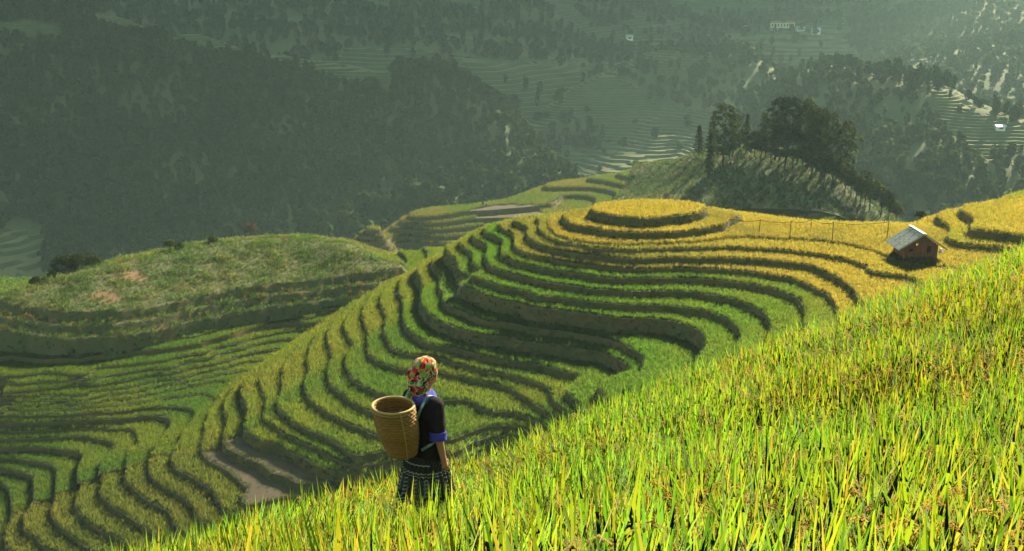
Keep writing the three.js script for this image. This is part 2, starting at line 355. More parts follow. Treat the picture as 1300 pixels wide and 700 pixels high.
function hillOfTerraces({ name, label, field, yOf, kmin, kmax, crop, density = 13, keep, bare = () => false, wild = () => false, bankTone, grassy = 7, size = 1, cropSet = 'mid', wide = 0.25, most = 0.45, high = CROP, frame = 70, edge = 0.1, slim = 0, bankFill = () => 0, tallShare = 0.3 }) {
  const hill = thing(name, label, 'hill', [0, 0, 0], 0, null, 'structure');
  const soilY = (k) => yOf(k) - high;
  const { benches, banks } = terraces({ field, wide, most, yOf: soilY, kmin, kmax, keep, benchColor: (k, x, z) => { const n = fbm(x * 0.8, z * 0.8, k, 3); return bare(k, x, z) ? [0.042 + 0.018 * n, 0.031 + 0.013 * n, 0.019 + 0.008 * n] : [0.06 + 0.02 * n, 0.06 + 0.025 * n, 0.025]; }, bankColor: (k, x, z, s) => earthColor(x, mix(soilY(k), soilY(k + 1), s), z) });
  const rice = new Map(), grass = new Map(), tall = new Map(), put = (m, k, v) => { if (!m.has(k)) m.set(k, []); m.get(k).push(v); };
  const step = 1 / Math.sqrt(density), x1 = field.x0 + field.nx * field.cell, z1 = field.z0 + field.nz * field.cell;
  for (let z = field.z0; z < z1; z += step) for (let x = field.x0; x < x1; x += step) {
    const X = x + rr(-0.45, 0.45) * step, Z = z + rr(-0.45, 0.45) * step, f = field.at(X, Z), k = Math.ceil(f);
    if (k < kmin || k > kmax || (keep && !keep(X, Z, f))) continue;
    const y = soilY(k);
    if (!inFrame(X, y, Z, frame)) continue;
    const [gx, gz] = field.grad(X, Z), l = Math.hypot(gx, gz) || 1e-6, r = clamp(wide * l * steep(yOf, Math.floor(f)), 0.03, most), d1 = (k - f) / l, over = f - (k - 1), d2 = (over - r) / l;
    if (over < r) { // on the bank
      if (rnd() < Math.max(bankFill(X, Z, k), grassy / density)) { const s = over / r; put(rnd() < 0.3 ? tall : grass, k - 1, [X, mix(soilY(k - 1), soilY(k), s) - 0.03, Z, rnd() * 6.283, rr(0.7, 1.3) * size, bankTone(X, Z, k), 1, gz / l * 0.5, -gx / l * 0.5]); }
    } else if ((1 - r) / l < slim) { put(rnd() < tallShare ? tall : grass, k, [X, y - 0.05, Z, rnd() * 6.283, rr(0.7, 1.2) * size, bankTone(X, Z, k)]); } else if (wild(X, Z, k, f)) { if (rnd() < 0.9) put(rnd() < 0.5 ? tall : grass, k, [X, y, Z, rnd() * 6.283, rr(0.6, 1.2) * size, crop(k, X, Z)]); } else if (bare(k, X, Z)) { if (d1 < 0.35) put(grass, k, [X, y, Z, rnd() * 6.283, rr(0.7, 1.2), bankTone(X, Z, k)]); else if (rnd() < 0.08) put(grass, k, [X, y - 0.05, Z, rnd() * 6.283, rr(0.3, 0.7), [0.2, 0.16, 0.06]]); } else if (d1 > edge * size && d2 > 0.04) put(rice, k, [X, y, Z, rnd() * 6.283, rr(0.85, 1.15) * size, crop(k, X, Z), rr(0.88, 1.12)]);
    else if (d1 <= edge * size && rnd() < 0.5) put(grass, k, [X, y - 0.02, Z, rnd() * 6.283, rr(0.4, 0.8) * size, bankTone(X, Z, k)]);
  }
  for (const k of [...benches.keys()].sort((a, b) => a - b)) {
    const t = mesh('terrace', benches.get(k).geo(), soilMat, hill);
    if (banks.has(k)) mesh('terrace_bank', banks.get(k).geo(), soilMat, t);
    const rows = rice.get(k) ?? [];
    scatter('rice_crop', RICE[cropSet + (((k % 2) + 2) % 2)], bladeMat, rows, t);
    scatter('bank_grass', bankGrass, bladeMat, grass.get(k) ?? [], t);
    scatter('tall_bank_grass', bankGrassTall, bladeMat, tall.get(k) ?? [], t);
  }
  return hill;
}
const jit = (c, a = 0.24) => { const s = 1 + rr(-a, a); return [c[0] * s * (1 + rr(-a, a) * 0.6), c[1] * s, c[2] * s]; };
const blend = (a, b, t) => [mix(a[0], b[0], t), mix(a[1], b[1], t), mix(a[2], b[2], t)];
const GOLD = [0.57, 0.46, 0.06], KHAKI = [0.33, 0.34, 0.06], GREEN = [0.15, 0.33, 0.025], DEEP = [0.13, 0.27, 0.03], OLIVE = [0.2, 0.26, 0.04], LIME = [0.26, 0.34, 0.035];
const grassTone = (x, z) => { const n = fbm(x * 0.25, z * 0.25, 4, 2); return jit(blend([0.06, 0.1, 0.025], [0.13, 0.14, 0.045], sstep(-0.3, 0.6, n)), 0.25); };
const RIDGE = [10, 12, 14, 16, 18, 20, 22, 24, 26, 28, 30].map((k) => atY(B_EDGES[k][0], B_EDGES[k][1], yB(k)));
function ridgeZ(x) { // the crest line of the spur
  if (x >= RIDGE[0].x) return RIDGE[0].z - (x - RIDGE[0].x) * 0.9;
  for (let i = 1; i < RIDGE.length; i++) if (x >= RIDGE[i].x) return mix(RIDGE[i].z, RIDGE[i - 1].z, (x - RIDGE[i].x) / (RIDGE[i - 1].x - RIDGE[i].x));
  return RIDGE[10].z + (RIDGE[10].x - x) * 1.2;
}
hillOfTerraces({
  name: 'terraced_hill', label: 'large rounded hill of green and golden rice terraces climbing to a flat golden top', field: bField, yOf: yB, kmin: 0, kmax: 32,
  keep: (x, z, f) => f > -1.2 && f < 33,
  density: 17, size: 0.82, high: 0.38, wide: 0.2, grassy: 15,
  bare: (k, x, z) => (k === 21 || k === 22) && z > ridgeZ(x) + 1.6 + 0.5 * noise(x, z, 4),
  bankFill: (x, z, k) => ((z < ridgeZ(x) - 0.2 && x < -3) || (k >= 20 && k <= 23) ? 1 : 0),
  wild: (x, z, k, f) => { const [px, py] = project(x, yB(k), z); return (k >= 9 && k <= 10 && x > -8 && x < -3.5 && z > -107 && z < -101) || Math.hypot(...bField.grad(x, z)) > 1.25; },
  crop: (k, x, z) => {
    const n = fbm(x * 0.14, z * 0.14, 9, 3);
    let tone = k <= 0 ? GOLD : k <= 2 ? blend(GOLD, [0.4, 0.34, 0.06], 0.4 + n) : k <= 5 ? blend(KHAKI, GOLD, sstep(8, 30, x)) : k <= 12 ? blend(GREEN, LIME, clamp(0.25 + n * 0.6 + sstep(15, 35, x), 0, 1)) : k <= 20 ? blend(DEEP, LIME, clamp(0.4 + n, 0, 1)) : blend(OLIVE, KHAKI, clamp(0.2 + n * 0.7, 0, 1));
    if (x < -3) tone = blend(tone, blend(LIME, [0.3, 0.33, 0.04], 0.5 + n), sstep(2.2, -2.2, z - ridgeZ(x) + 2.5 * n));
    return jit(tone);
  },
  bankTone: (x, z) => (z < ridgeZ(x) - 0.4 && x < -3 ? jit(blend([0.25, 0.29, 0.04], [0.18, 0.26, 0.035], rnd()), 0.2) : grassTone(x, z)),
});
hillOfTerraces({
  name: 'terraced_valley', label: 'hollow of narrow curving green terraces below the grassy mound', field: cField, yOf: yC, kmin: 0, kmax: 23,
  keep: (x, z, f) => f > -0.9 && f < 24 && z < ridgeZ(x) - 0.6 && (x > -20 || z > -121),
  crop: (k, x, z) => { const n = fbm(x * 0.12, z * 0.12, 19, 3); return jit(blend(DEEP, LIME, clamp(0.35 + n + 0.5 * sstep(-30, -8, x), 0, 1))); },
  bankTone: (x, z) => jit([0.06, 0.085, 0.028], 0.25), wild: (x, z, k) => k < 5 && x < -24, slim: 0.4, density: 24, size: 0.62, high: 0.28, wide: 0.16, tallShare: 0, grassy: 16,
});
// ---------------------------------------------------------------- foreground hillside
const edgeD = (x) => 10.7 + 0.92 * x + 0.6 * noise(x * 0.35, 5.5);
function foreY(x, d) { // top of the standing rice
  const s = d - edgeD(x), fall = s > 0 ? (s < 5 ? 0.1 * s * s : 2.5 + (s - 5) * 1.0) : 0;
  return -0.6 + (x < 0 ? 0.275 : 0.38 * sstep(0.5, 12, d)) * x - 0.45 * d - Math.min(fall, 26) - 0.2 * Math.exp(-((x + 0.62) ** 2 / 0.45 + (d - 6.9) ** 2 / 1.6)) + 0.14 * fbm(x * 0.28, d * 0.28, 2, 3) + 0.05 * noise(x * 0.9, d * 0.9, 6);
}
const FCROP = 0.62;
// trodden bank where the woman stands
const bund = (x, d) => { const p = at(536, 456, 8.6), r2 = (x - p.x) ** 2 + (d + p.z) ** 2; return Math.max(0, (p.y - 1.64) - (foreY(p.x, -p.z) - FCROP)) * Math.exp(-r2 / 0.5); };
{
  const f = new Field([-40, 70, -75, 6], 0.4, (x, z) => foreY(x, -z) - FCROP + bund(x, -z));
  const o = sheet('foreground_hillside', f, soilMat, (x, y, z) => { const n = fbm(x, z, 1, 3); return [0.05 + 0.02 * n, 0.048 + 0.02 * n, 0.02]; }, (x, z) => x > -40 + 0 * z);
  tag(o, 'steep hillside planted with ripe rice where the woman stands', 'hillside', null, 'structure');
}

// ---------------------------------------------------------------- grassy mound on the left
const heights = (rows) => rows.map(([px, py, t]) => { const p = at(px, py, t); return [p.x, p.z, p.y]; });
const rowsOf = (flat) => { const r = []; for (let i = 0; i < flat.length; i += 3) r.push(flat.slice(i, i + 3)); return r; };
const moundPts = heights(rowsOf([
  30, 372, 112, 100, 345, 119, 180, 325, 126, 280, 308, 130, 380, 304, 131, 450, 312, 129, 505, 338, 124,
  20, 388, 109.5, 60, 394, 109, 110, 397, 108.7, 160, 395, 109.5, 200, 389, 111, 250, 378, 114, 300, 368, 116.5, 350, 361, 118.5, 400, 356, 120, 450, 350, 121.5, 490, 345, 122.5,
  100, 372, 113, 200, 360, 117, 300, 340, 122, 400, 330, 125, 0, 378, 110]));
for (const [x, z, y] of moundPts.slice(0, 7)) moundPts.push([x - 3, z - 9, y - 3.5], [x - 6, z - 18, y - 10]);
{ const p = at(-30, 384, 108); moundPts.push([p.x - 3, p.z, p.y - 2]); }
// banks below the mound's rim: two narrow grassy steps, then a tall bank
const RIM = [[-40, 381, 109.5], [20, 388, 109.5], [60, 394, 109], [110, 397, 108.7], [160, 395, 109.5], [200, 389, 111], [250, 378, 114], [300, 368, 116.5], [350, 361, 118.5], [400, 356, 120], [450, 350, 121.5], [490, 345, 122.5], [508, 341, 124]].map((r) => at(...r));
const moundSpline = spline(moundPts, 1e-5);
function rimAt(x) { let i = 1; while (i < RIM.length - 1 && x > RIM[i].x) i++; const a = RIM[i - 1], b = RIM[i], t = clamp((x - a.x) / (b.x - a.x), 0, 1); return [mix(a.z, b.z, t), mix(a.y, b.y, t)]; }
const STEPS = [[0, 0], [0.45, -0.85], [1.7, -0.95], [2.1, -1.65], [3.3, -1.75], [4.3, -3.9], [6, -7], [9, -14]];
const stepDown = (d) => { for (let i = 1; i < STEPS.length; i++) if (d <= STEPS[i][0]) return mix(STEPS[i - 1][1], STEPS[i][1], (d - STEPS[i - 1][0]) / (STEPS[i][0] - STEPS[i - 1][0])); return -14; };
const rimD = (x, z) => z - rimAt(x)[0] + 0.5 * noise(x * 0.25, 4.4) + 0.25 * noise(x * 0.9, 7.1);
const moundField = new Field([-72, -6, -156, -98], 0.35, (x, z) => { const d = rimD(x, z), edge = x > RIM[12].x ? (x - RIM[12].x) * 0.8 : 0; return (d < 0 ? Math.min(moundSpline(x, z), rimAt(x)[1] + 3.2) : rimAt(x)[1] + stepDown(d)) - edge + 0.14 * fbm(x * 0.3, z * 0.3, 12, 3); });
const wildTone = (x, z) => { const n = fbm(x * 0.16, z * 0.16, 31, 3), m = fbm(x * 0.5, z * 0.5, 35, 2); return jit(blend([0.1, 0.19, 0.035], [0.19, 0.23, 0.05], sstep(-0.4, 0.6, n + 0.5 * m)), 0.25); };
const redPatch = (x, z) => { let s = 0; for (const [px, py, t, rx, rz] of [[132, 376, 112.5, 2.0, 1.5], [168, 354, 118, 2.0, 1.5]]) { const p = at(px, py, t), d = Math.hypot((x - p.x) / rx, (z - p.z) / rz) + 0.35 * fbm(x, z, 3, 2); s = Math.max(s, 1 - sstep(0.7, 1.0, d)); } return s; };
{
  const o = sheet('grassy_mound', moundField, soilMat, (x, y, z) => { const c = blend([0.05, 0.06, 0.02], [0.08, 0.065, 0.03], sstep(-0.3, 0.6, fbm(x * 0.5, z * 0.5, 5, 3))); return blend(c, [0.13, 0.07, 0.035], redPatch(x, z)); }, (x, z, y) => y > -46);
  tag(o, 'low rounded mound overgrown with wild grass and weeds', 'mound', null, 'structure');
}
const weed = [0, 1, 2].map(() => clump({ blades: 22, spread: 0.28, high: 0.7, vary: 0.4, width: 0.035, lean: 0.75, segments: 3, tones: leafMix }));
const plume = [0, 1].map(() => { const a = clump({ blades: 12, spread: 0.2, high: 0.8, vary: 0.3, width: 0.03, lean: 0.5, segments: 3, tones: [[0.6, 0.62, 0.5]], ears: 9, earTone: [[1.5, 1.15, 0.85], [1.2, 0.95, 0.7]], grain: 3.2, grains: 16 }); return a; });
function wildGrass(name, label, field, density, keep, tone, size = 1, plumes = () => 0) {
  const lists = [[], [], []], pl = [[], []], step = 1 / Math.sqrt(density);
  for (let z = field.z0; z < field.z0 + field.nz * field.cell; z += step) for (let x = field.x0; x < field.x0 + field.nx * field.cell; x += step) {
    const X = x + rr(-0.5, 0.5) * step, Z = z + rr(-0.5, 0.5) * step, y = field.at(X, Z);
    if (!inFrame(X, y, Z) || !keep(X, Z, y)) continue;
    const s = size * rr(0.5, 1.25) * (0.8 + 0.5 * fbm(X * 0.4, Z * 0.4, 3, 2));
    if (rnd() < plumes(X, Z, y)) pl[Math.floor(rnd() * 2)].push([X, y - 0.05, Z, rnd() * 6.283, s * 1.1, jit([0.26, 0.2, 0.11], 0.25)]);
    else lists[Math.floor(rnd() * 3)].push([X, y - 0.05, Z, rnd() * 6.283, s, tone(X, Z)]);
  }
  lists.forEach((l, i) => scatter(name, weed[i], bladeMat, l, scene, label, 'grass'));
  pl.forEach((l, i) => scatter('reed_grass', plume[i], bladeMat, l, scene, label.replace('grass', 'plumed reed grass'), 'grass'));
}
const steepRim = (x, z) => { const d = rimD(x, z); return (d > 0 && d < 0.45) || (d > 1.7 && d < 2.1) || d > 3.3; };
wildGrass('mound_grass', 'tangled wild grass covering the low mound', moundField, 8, (x, z, y) => y > -41.5 && rnd() > 0.7 * redPatch(x, z) && (!steepRim(x, z) || rnd() < 0.55), wildTone, 0.78, (x, z, y) => { const d = rimD(x, z); return d > 0.1 && d < 3 ? 0.14 : 0.012; });

// ---------------------------------------------------------------- second terraced spur behind the big hill
// a strip of tall maize-like plants on a terrace of the hollow
{
  const l = [];
  for (let i = 0; i < 260; i++) { const p = atY(rr(-10, 128), 492 + rr(-3, 2), yC(9) - 0.45); l.push([p.x, p.y, p.z, rnd() * 6.283, rr(1.0, 1.5), jit([0.2, 0.3, 0.1], 0.2), 1.15]); }
  scatter('maize_strip', weed[1], bladeMat, l, scene, 'strip of tall pale green plants on a dark terrace below the mound', 'crop');
}

const behind = (pts, n, dx, dz, dy) => pts.slice(0, n).map(([x, z, y]) => [x + dx, z + dz, y + dy]);
const dPts = heights(rowsOf([
  400, 322, 217, 430, 306, 231, 480, 285, 245, 530, 268, 258, 580, 262, 263, 620, 257, 267, 660, 245, 279, 700, 231, 288, 750, 224, 291, 800, 214, 291,
  640, 268, 264, 690, 268, 264, 600, 279, 260, 680, 283, 256, 600, 300, 254, 660, 300, 251, 560, 330, 246, 620, 320, 247, 500, 310, 250, 480, 330, 243, 440, 330, 236, 520, 345, 240, 720, 246, 281, 780, 246, 277, 800, 236, 279, 740, 258, 272, 850, 240, 264, 860, 262, 262]));
dPts.push(...behind(dPts, 10, -4, -16, -9), ...behind(dPts, 10, -8, -40, -28));
const dSpline = spline(dPts, 1e-5), D_H = 1.25, D_TOP = -52;
const dField = new Field([-62, 62, -330, -200], 1, (x, z) => (D_TOP - (dSpline(x, z) + 0.35 * noise(x * 0.08, z * 0.08, 2))) / D_H);
const yD = (k) => D_TOP - D_H * k;
{
  const plot = at(650, 268, 264);
  hillOfTerraces({
    name: 'far_terraced_spur', label: 'shaded terraced spur with a bare brown plot behind the big terraced hill', field: dField, yOf: yD, kmin: 1, kmax: 22, keep: (x, z, f) => f > 0 && f < 22, density: 4.5, grassy: 1.5, cropSet: 'mid', wide: 0.5, most: 0.4, high: 0.5, size: 1.35, edge: 0.15,
    crop: (k, x, z) => jit(blend([0.26, 0.26, 0.05], [0.17, 0.26, 0.04], sstep(-0.4, 0.4, fbm(x * 0.05, z * 0.05, 3, 2)))), bankTone: (x, z) => jit([0.06, 0.085, 0.03], 0.25),
    bare: (k, x, z) => Math.hypot((x - plot.x) / 10, (z - plot.z) / 6.5) + 0.25 * noise(x * 0.3, z * 0.3, 2) < 1,
  });
}

// ---------------------------------------------------------------- scrub hill that carries the pines
const ePts = heights(rowsOf([
  760, 222, 275, 800, 211, 262, 850, 206, 247, 880, 197, 233, 920, 191, 226, 960, 190, 222, 1000, 196, 219, 1040, 208, 216, 1080, 236, 213, 1110, 262, 210, 1145, 285, 206,
  840, 258, 205, 900, 266, 198, 950, 270, 195, 1000, 268, 196, 1050, 264, 199, 1090, 280, 201, 900, 225, 212, 960, 225, 208, 1020, 235, 206, 850, 235, 222, 800, 238, 240]));
ePts.push(...behind(ePts, 11, 6, -14, -8), ...behind(ePts, 11, 14, -34, -26));
{ for (const [px, py, t] of [[860, 285, 190], [950, 292, 186], [1050, 290, 190], [1110, 300, 193]]) { const p = at(px, py, t); ePts.push([p.x, p.z, p.y]); } }
const eSpline = spline(ePts, 1e-5);
const eField = new Field([10, 105, -300, -165], 0.8, (x, z) => eSpline(x, z) + 0.25 * fbm(x * 0.15, z * 0.15, 42, 3));
const ePxPy = (x, y, z) => project(x, y, z);
const E_IN = (x, z) => x > 20 - (z + 215) * 0.28;
const E_TERR = (x, z) => { const p0 = at(900, 262, 199); return z > -191 - 0.02 * x; };
{
  const o = sheet('scrub_hill', eField, soilMat, (x, y, z) => blend([0.05, 0.075, 0.035], [0.1, 0.09, 0.05], sstep(-0.3, 0.5, fbm(x * 0.2, z * 0.2, 8, 3))), (x, z, y) => !E_TERR(x, z) && E_IN(x, z));
  tag(o, 'scrubby green hill crowned with pines', 'hill', null, 'structure');
  wildGrass('scrub_grass', 'rough scrub and grass on the pine hill', eField, 1.7, (x, z) => !E_TERR(x, z) && E_IN(x, z), (x, z) => jit(blend([0.07, 0.13, 0.04], [0.14, 0.17, 0.06], sstep(-0.3, 0.5, fbm(x * 0.12, z * 0.12, 51, 3))), 0.3), 1.5, () => 0.025);
  const lvl = new Field([10, 105, -194, -165], 0.8, (x, z) => (-42 - eField.at(x, z)) / 0.95);
  hillOfTerraces({ name: 'terraced_hill_foot', label: 'pale green terraces curving round the foot of the pine hill', field: lvl, yOf: (k) => -42 - 0.95 * k, kmin: 0, kmax: 18, keep: (x, z) => E_TERR(x, z), density: 5, grassy: 2, cropSet: 'mid', wide: 0.5, high: 0.5, size: 1.3, edge: 0.15, crop: () => jit([0.17, 0.2, 0.05]), bankTone: () => jit([0.07, 0.09, 0.03], 0.25) });
}

// ---------------------------------------------------------------- yellow slope right of the hut
const fPts = heights(rowsOf([1150, 285, 117, 1200, 268, 114, 1240, 256, 115, 1300, 239, 119, 1360, 225, 122,
  1250, 275, 107.5, 1300, 262, 110, 1350, 255, 112, 1250, 292, 103.3, 1300, 287, 102.6, 1230, 290, 104, 1360, 285, 101, 1250, 310, 101.5, 1300, 302, 101, 1360, 300, 99.5, 1200, 318, 100, 1280, 322, 99.6, 1220, 332, 98.8, 1330, 330, 97, 1260, 345, 97, 1180, 300, 108, 1185, 320, 101.5]));
fPts.push(...behind(fPts, 5, 3, -10, -5), ...behind(fPts, 5, 6, -24, -18));
{ const p = at(1160, 315, 103), q = at(1150, 330, 97); fPts.push([p.x, p.z, p.y - 0.6], [q.x, q.z, q.y - 1.6], [q.x - 3, q.z + 6, q.y - 4]); }
const fSpline = spline(fPts, 1e-5), F_H = 0.95, F_TOP = -20;
const fField = new Field([33, 84, -150, -58], 0.5, (x, z) => (F_TOP - fSpline(x, z)) / F_H + 0.3 * noise(x * 0.13, z * 0.13, 6));
hillOfTerraces({ name: 'golden_slope', label: 'golden rice slope rising beside the wooden hut', field: fField, yOf: (k) => F_TOP - F_H * k, kmin: 0, kmax: 24, keep: (x, z, f) => f > -1 && f < 25, density: 13, grassy: 4, wide: 0.3, crop: (k, x, z) => jit(blend(GOLD, LIME, clamp(0.2 + fbm(x * 0.1, z * 0.1, 3, 2) + sstep(-112, -122, z) * 0.7, 0, 1))), bankTone: grassTone });

// ---------------------------------------------------------------- far hills
const forestTone = (x, z) => jit(blend([0.022, 0.05, 0.024], [0.07, 0.105, 0.035], sstep(-0.4, 0.5, fbm(x * 0.02, z * 0.02, 61, 3))), 0.3);
function leafBall(n, rx, ry, size, cy, tones = leafMix, flat = 0) {
  const g = new GB();
  for (let i = 0; i < n; i++) {
    const u = rr(-1, 1), a = rnd() * 6.283, q = Math.sqrt(1 - u * u), rad = Math.pow(rnd(), 0.4) * (0.75 + 0.35 * noise(q * Math.cos(a) * 2 + cy, u * 2, q * Math.sin(a) * 2 + rx)), x = q * Math.cos(a) * rx * rad, y = cy + u * ry * rad, z = q * Math.sin(a) * rx * rad, s = size * rr(0.6, 1.3), t = tones[Math.floor(rnd() * tones.length)];
    const n0 = new THREE.Vector3(q * Math.cos(a) + rr(-0.7, 0.7), u + 0.3 + rr(-0.7, 0.7), q * Math.sin(a) + rr(-0.7, 0.7)).normalize(), e1 = new THREE.Vector3(rr(-1, 1), rr(-1, 1), rr(-1, 1)).cross(n0).normalize().multiplyScalar(s), e2 = e1.clone().cross(n0).multiplyScalar(0.7);
    const A = g.v(x + e1.x, y + e1.y, z + e1.z, n0.x, n0.y, n0.z, ...t), B = g.v(x + e2.x, y + e2.y, z + e2.z, n0.x, n0.y, n0.z, ...t), C = g.v(x - e1.x, y - e1.y, z - e1.z, n0.x, n0.y, n0.z, ...t), D = g.v(x - e2.x, y - e2.y, z - e2.z, n0.x, n0.y, n0.z, ...t);
    g.tri(A, B, C); g.tri(A, C, D);
  }
  return g.geo();
}
const forestTree = [leafBall(110, 2.2, 3.2, 0.75, 3.6), leafBall(100, 2.6, 2.6, 0.8, 3.2), leafBall(110, 1.6, 4.0, 0.65, 4.2)];
function forest(name, label, field, spacing, keep, size = 1) {
  const l = [[], [], []];
  for (let z = field.z0; z < field.z0 + field.nz * field.cell; z += spacing) for (let x = field.x0; x < field.x0 + field.nx * field.cell; x += spacing) {
    const X = x + rr(-0.5, 0.5) * spacing, Z = z + rr(-0.5, 0.5) * spacing, y = field.at(X, Z);
    if (!inFrame(X, y, Z, 40) || !keep(X, Z, y)) continue;
    const s = size * rr(0.65, 1.3) * (1 + 0.5 * fbm(X * 0.03, Z * 0.03, 8, 2));
    l[Math.floor(rnd() * 3)].push([X, y - 0.8 * s, Z, rnd() * 6.283, s, forestTone(X, Z), rr(0.85, 1.25)]);
  }
  l.forEach((q, i) => scatter(name, forestTree[i], bladeMat, q, scene, label, 'forest'));
}
const hillGround = (x, y, z) => blend([0.035, 0.055, 0.022], [0.075, 0.075, 0.03], sstep(-0.3, 0.5, fbm(x * 0.03, z * 0.03, 71, 4)));
// left: the forested mountain
const gPts = heights(rowsOf([
  -120, 18, 520, 40, 10, 520, 100, 6, 520, 160, 28, 510, 250, 42, 500, 350, 68, 490, 430, 85, 480, 490, 100, 475, 560, 96, 465, 600, 112, 455, 640, 150, 440, 680, 195, 420, 705, 228, 405,
  -100, 46, 450, 0, 44, 450, 60, 42, 452, 100, 52, 455, 145, 75, 448, 130, 40, 490, 200, 62, 475, 200, 100, 450, 350, 130, 440, 500, 150, 430, 580, 200, 415, 650, 250, 390, 560, 260, 375, 400, 200, 405, 250, 180, 410, 100, 150, 420, 0, 120, 430, -100, 110, 430, -100, 200, 370, 0, 220, 365, 150, 250, 360, 300, 280, 352, 450, 290, 352, 560, 300, 358, -100, 300, 320, 0, 310, 318, 60, 340, 310, 150, 310, 330, 0, 370, 290, 200, 340, 315, 400, 330, 330]));
gPts.push(...behind(gPts, 13, 10, -50, -22), ...behind(gPts, 13, 25, -120, -60));
const gSpline = spline(gPts, 1e-5);
const gField = new Field([-330, 60, -660, -240], 3, (x, z) => Math.max(-117, gSpline(x, z) + 5 * fbm(x * 0.02, z * 0.02, 77, 4)));
const G_CREST = (x, y, z) => { const [px, py] = project(x, y, z); const c = px < 100 ? mix(20, 30, (px + 120) / 220) : px < 490 ? 10 + (px - 100) * 0.232 : 1e3; return (px > 130 && px < 495 && py < c + 16) || (px > -100 && px < 75 && py < 52 && py > 30) || (px < 55 && py > 292 && py < 400); };
const gTerrace = new Field([-330, 60, -660, -240], 3, (x, z) => (G_CREST(x, gField.at(x, z), z) ? 1 : 0));
{
  const o = sheet('forest_mountain', gField, soilMat, hillGround, (x, z) => gTerrace.at(x, z) < 0.5);
  tag(o, 'dark forested mountainside across the valley', 'mountain', null, 'structure');
  forest('mountain_forest', 'dense dark forest covering the shaded mountainside', gField, 3.6, (x, z, y) => gTerrace.at(x, z) < 0.3 && y > -112);
}
function farTerraces(name, label, field, top, h, kmax, keep, tone, wide = 1.2) {
  const hill = thing(name, label, 'hillside', [0, 0, 0], 0, null, 'structure');
  const lv = new Field([field.x0, field.x0 + field.nx * field.cell, field.z0, field.z0 + field.nz * field.cell], field.cell, (x, z) => (top - field.at(x, z)) / h);
  const { benches, banks } = terraces({ field: lv, wide, most: 0.5, yOf: (k) => top - h * k + 0.25, kmin: -60, kmax, keep, benchColor: (k, x, z) => tone(x, z, k), bankColor: (k, x, z) => { const n = 1 + 0.4 * fbm(x * 0.2, z * 0.2, k, 2); return [0.045 * n, 0.06 * n, 0.025 * n]; } });
  for (const [k, b] of [...benches].sort((a, c) => a[0] - c[0])) { const t = mesh('terrace', b.geo(), soilMat, hill); if (banks.has(k)) mesh('terrace_bank', banks.get(k).geo(), soilMat, t); }
}
const farRice = (x, z, k) => { const n = 1 + 0.25 * noise(x * 0.05, z * 0.05, k * 3.1), m = sstep(-0.3, 0.4, noise(x * 0.015, z * 0.015, k * 0.7)); return blend([0.05 * n, 0.075 * n, 0.02 * n], [0.085 * n, 0.082 * n, 0.026 * n], m); };
farTerraces('mountain_terraces', 'pale terraces along the crest and foot of the forested mountain', gField, 0, 1.0, 130, (x, z) => gTerrace.at(x, z) >= 0.5, farRice);

// middle ridge, right ridge and the far side of the valley
const h2Pts = heights(rowsOf([640, 172, 565, 655, 160, 570, 700, 125, 600, 760, 92, 625, 800, 78, 635, 850, 70, 640, 900, 68, 635, 960, 75, 620, 1000, 100, 590, 1050, 120, 560, 1100, 150, 530, 760, 150, 570, 850, 130, 575, 850, 200, 520, 760, 220, 505, 950, 150, 540, 950, 200, 500, 700, 190, 545, 1050, 200, 480, 1100, 260, 440, 950, 260, 450, 820, 260, 470, 720, 235, 500]));
h2Pts.push(...behind(h2Pts, 11, 5, -40, -12), ...behind(h2Pts, 11, 10, -90, -40));
const h2Spline = spline(h2Pts, 1e-5);
const h2Field = new Field([-30, 240, -740, -410], 3, (x, z) => Math.max(-117, h2Spline(x, z) + 4.5 * fbm(x * 0.025, z * 0.025, 97, 4)));
const h2T = (x, z) => fbm(x * 0.012, z * 0.012, 101, 3) + 0.35 * sstep(110, 20, x) > 0.02;
const h3Pts = heights(rowsOf([980, 125, 545, 1000, 105, 540, 1050, 88, 520, 1080, 85, 510, 1150, 95, 490, 1200, 112, 470, 1260, 130, 450, 1300, 145, 440, 1400, 175, 430, 1050, 130, 480, 1150, 160, 440, 1250, 190, 410, 1000, 170, 480, 1100, 230, 410, 1250, 260, 370, 1150, 280, 375, 1400, 260, 370, 1000, 240, 430, 1320, 215, 400]));
h3Pts.push(...behind(h3Pts, 9, 5, -40, -12), ...behind(h3Pts, 9, 10, -90, -40));
const h3Spline = spline(h3Pts, 1e-5);
const h3Field = new Field([100, 330, -640, -340], 3, (x, z) => Math.max(-117, h3Spline(x, z) + 4.5 * fbm(x * 0.025, z * 0.025, 117, 4)));
const h3T = (x, z) => fbm(x * 0.012, z * 0.012, 131, 3) > 0.3;
const kPts = heights(rowsOf([600, 75, 640, 640, 80, 650, 720, 85, 660, 620, 110, 600, 700, 120, 610, 640, 170, 560, 720, 190, 540, 700, 225, 500, 760, 230, 500, 600, 150, 570, 560, 85, 650, 480, 70, 665, 500, 95, 640, 430, 70, 668,
  750, 60, 850, 850, 62, 860, 1000, 75, 800, 1000, 30, 1050, 1000, 0, 1150, 800, 20, 1000, 1200, 60, 850, 1300, 90, 700, 1200, 0, 1100, 1300, 0, 1000, 1000, -60, 1300, 600, -60, 1200, 1300, -60, 1200, 1500, 0, 950, 1500, 80, 700, 130, 0, 750, 300, 0, 760, 300, 30, 700, 400, 60, 690, 560, 60, 700, 650, 60, 730, 600, 0, 850, 700, 20, 850, 0, 0, 720, 450, -60, 950, 100, -60, 900, -200, 0, 700, -200, -60, 880, 900, 100, 760, 1150, 110, 700, 800, -130, 1600, 200, -140, 1300, 1400, -110, 1500]));
const kSpline = spline(kPts, 1e-5);
const kField = new Field([-520, 780, -1700, -470], 6, (x, z) => Math.max(-117, kSpline(x, z) + 6 * fbm(x * 0.008, z * 0.008, 141, 5)));
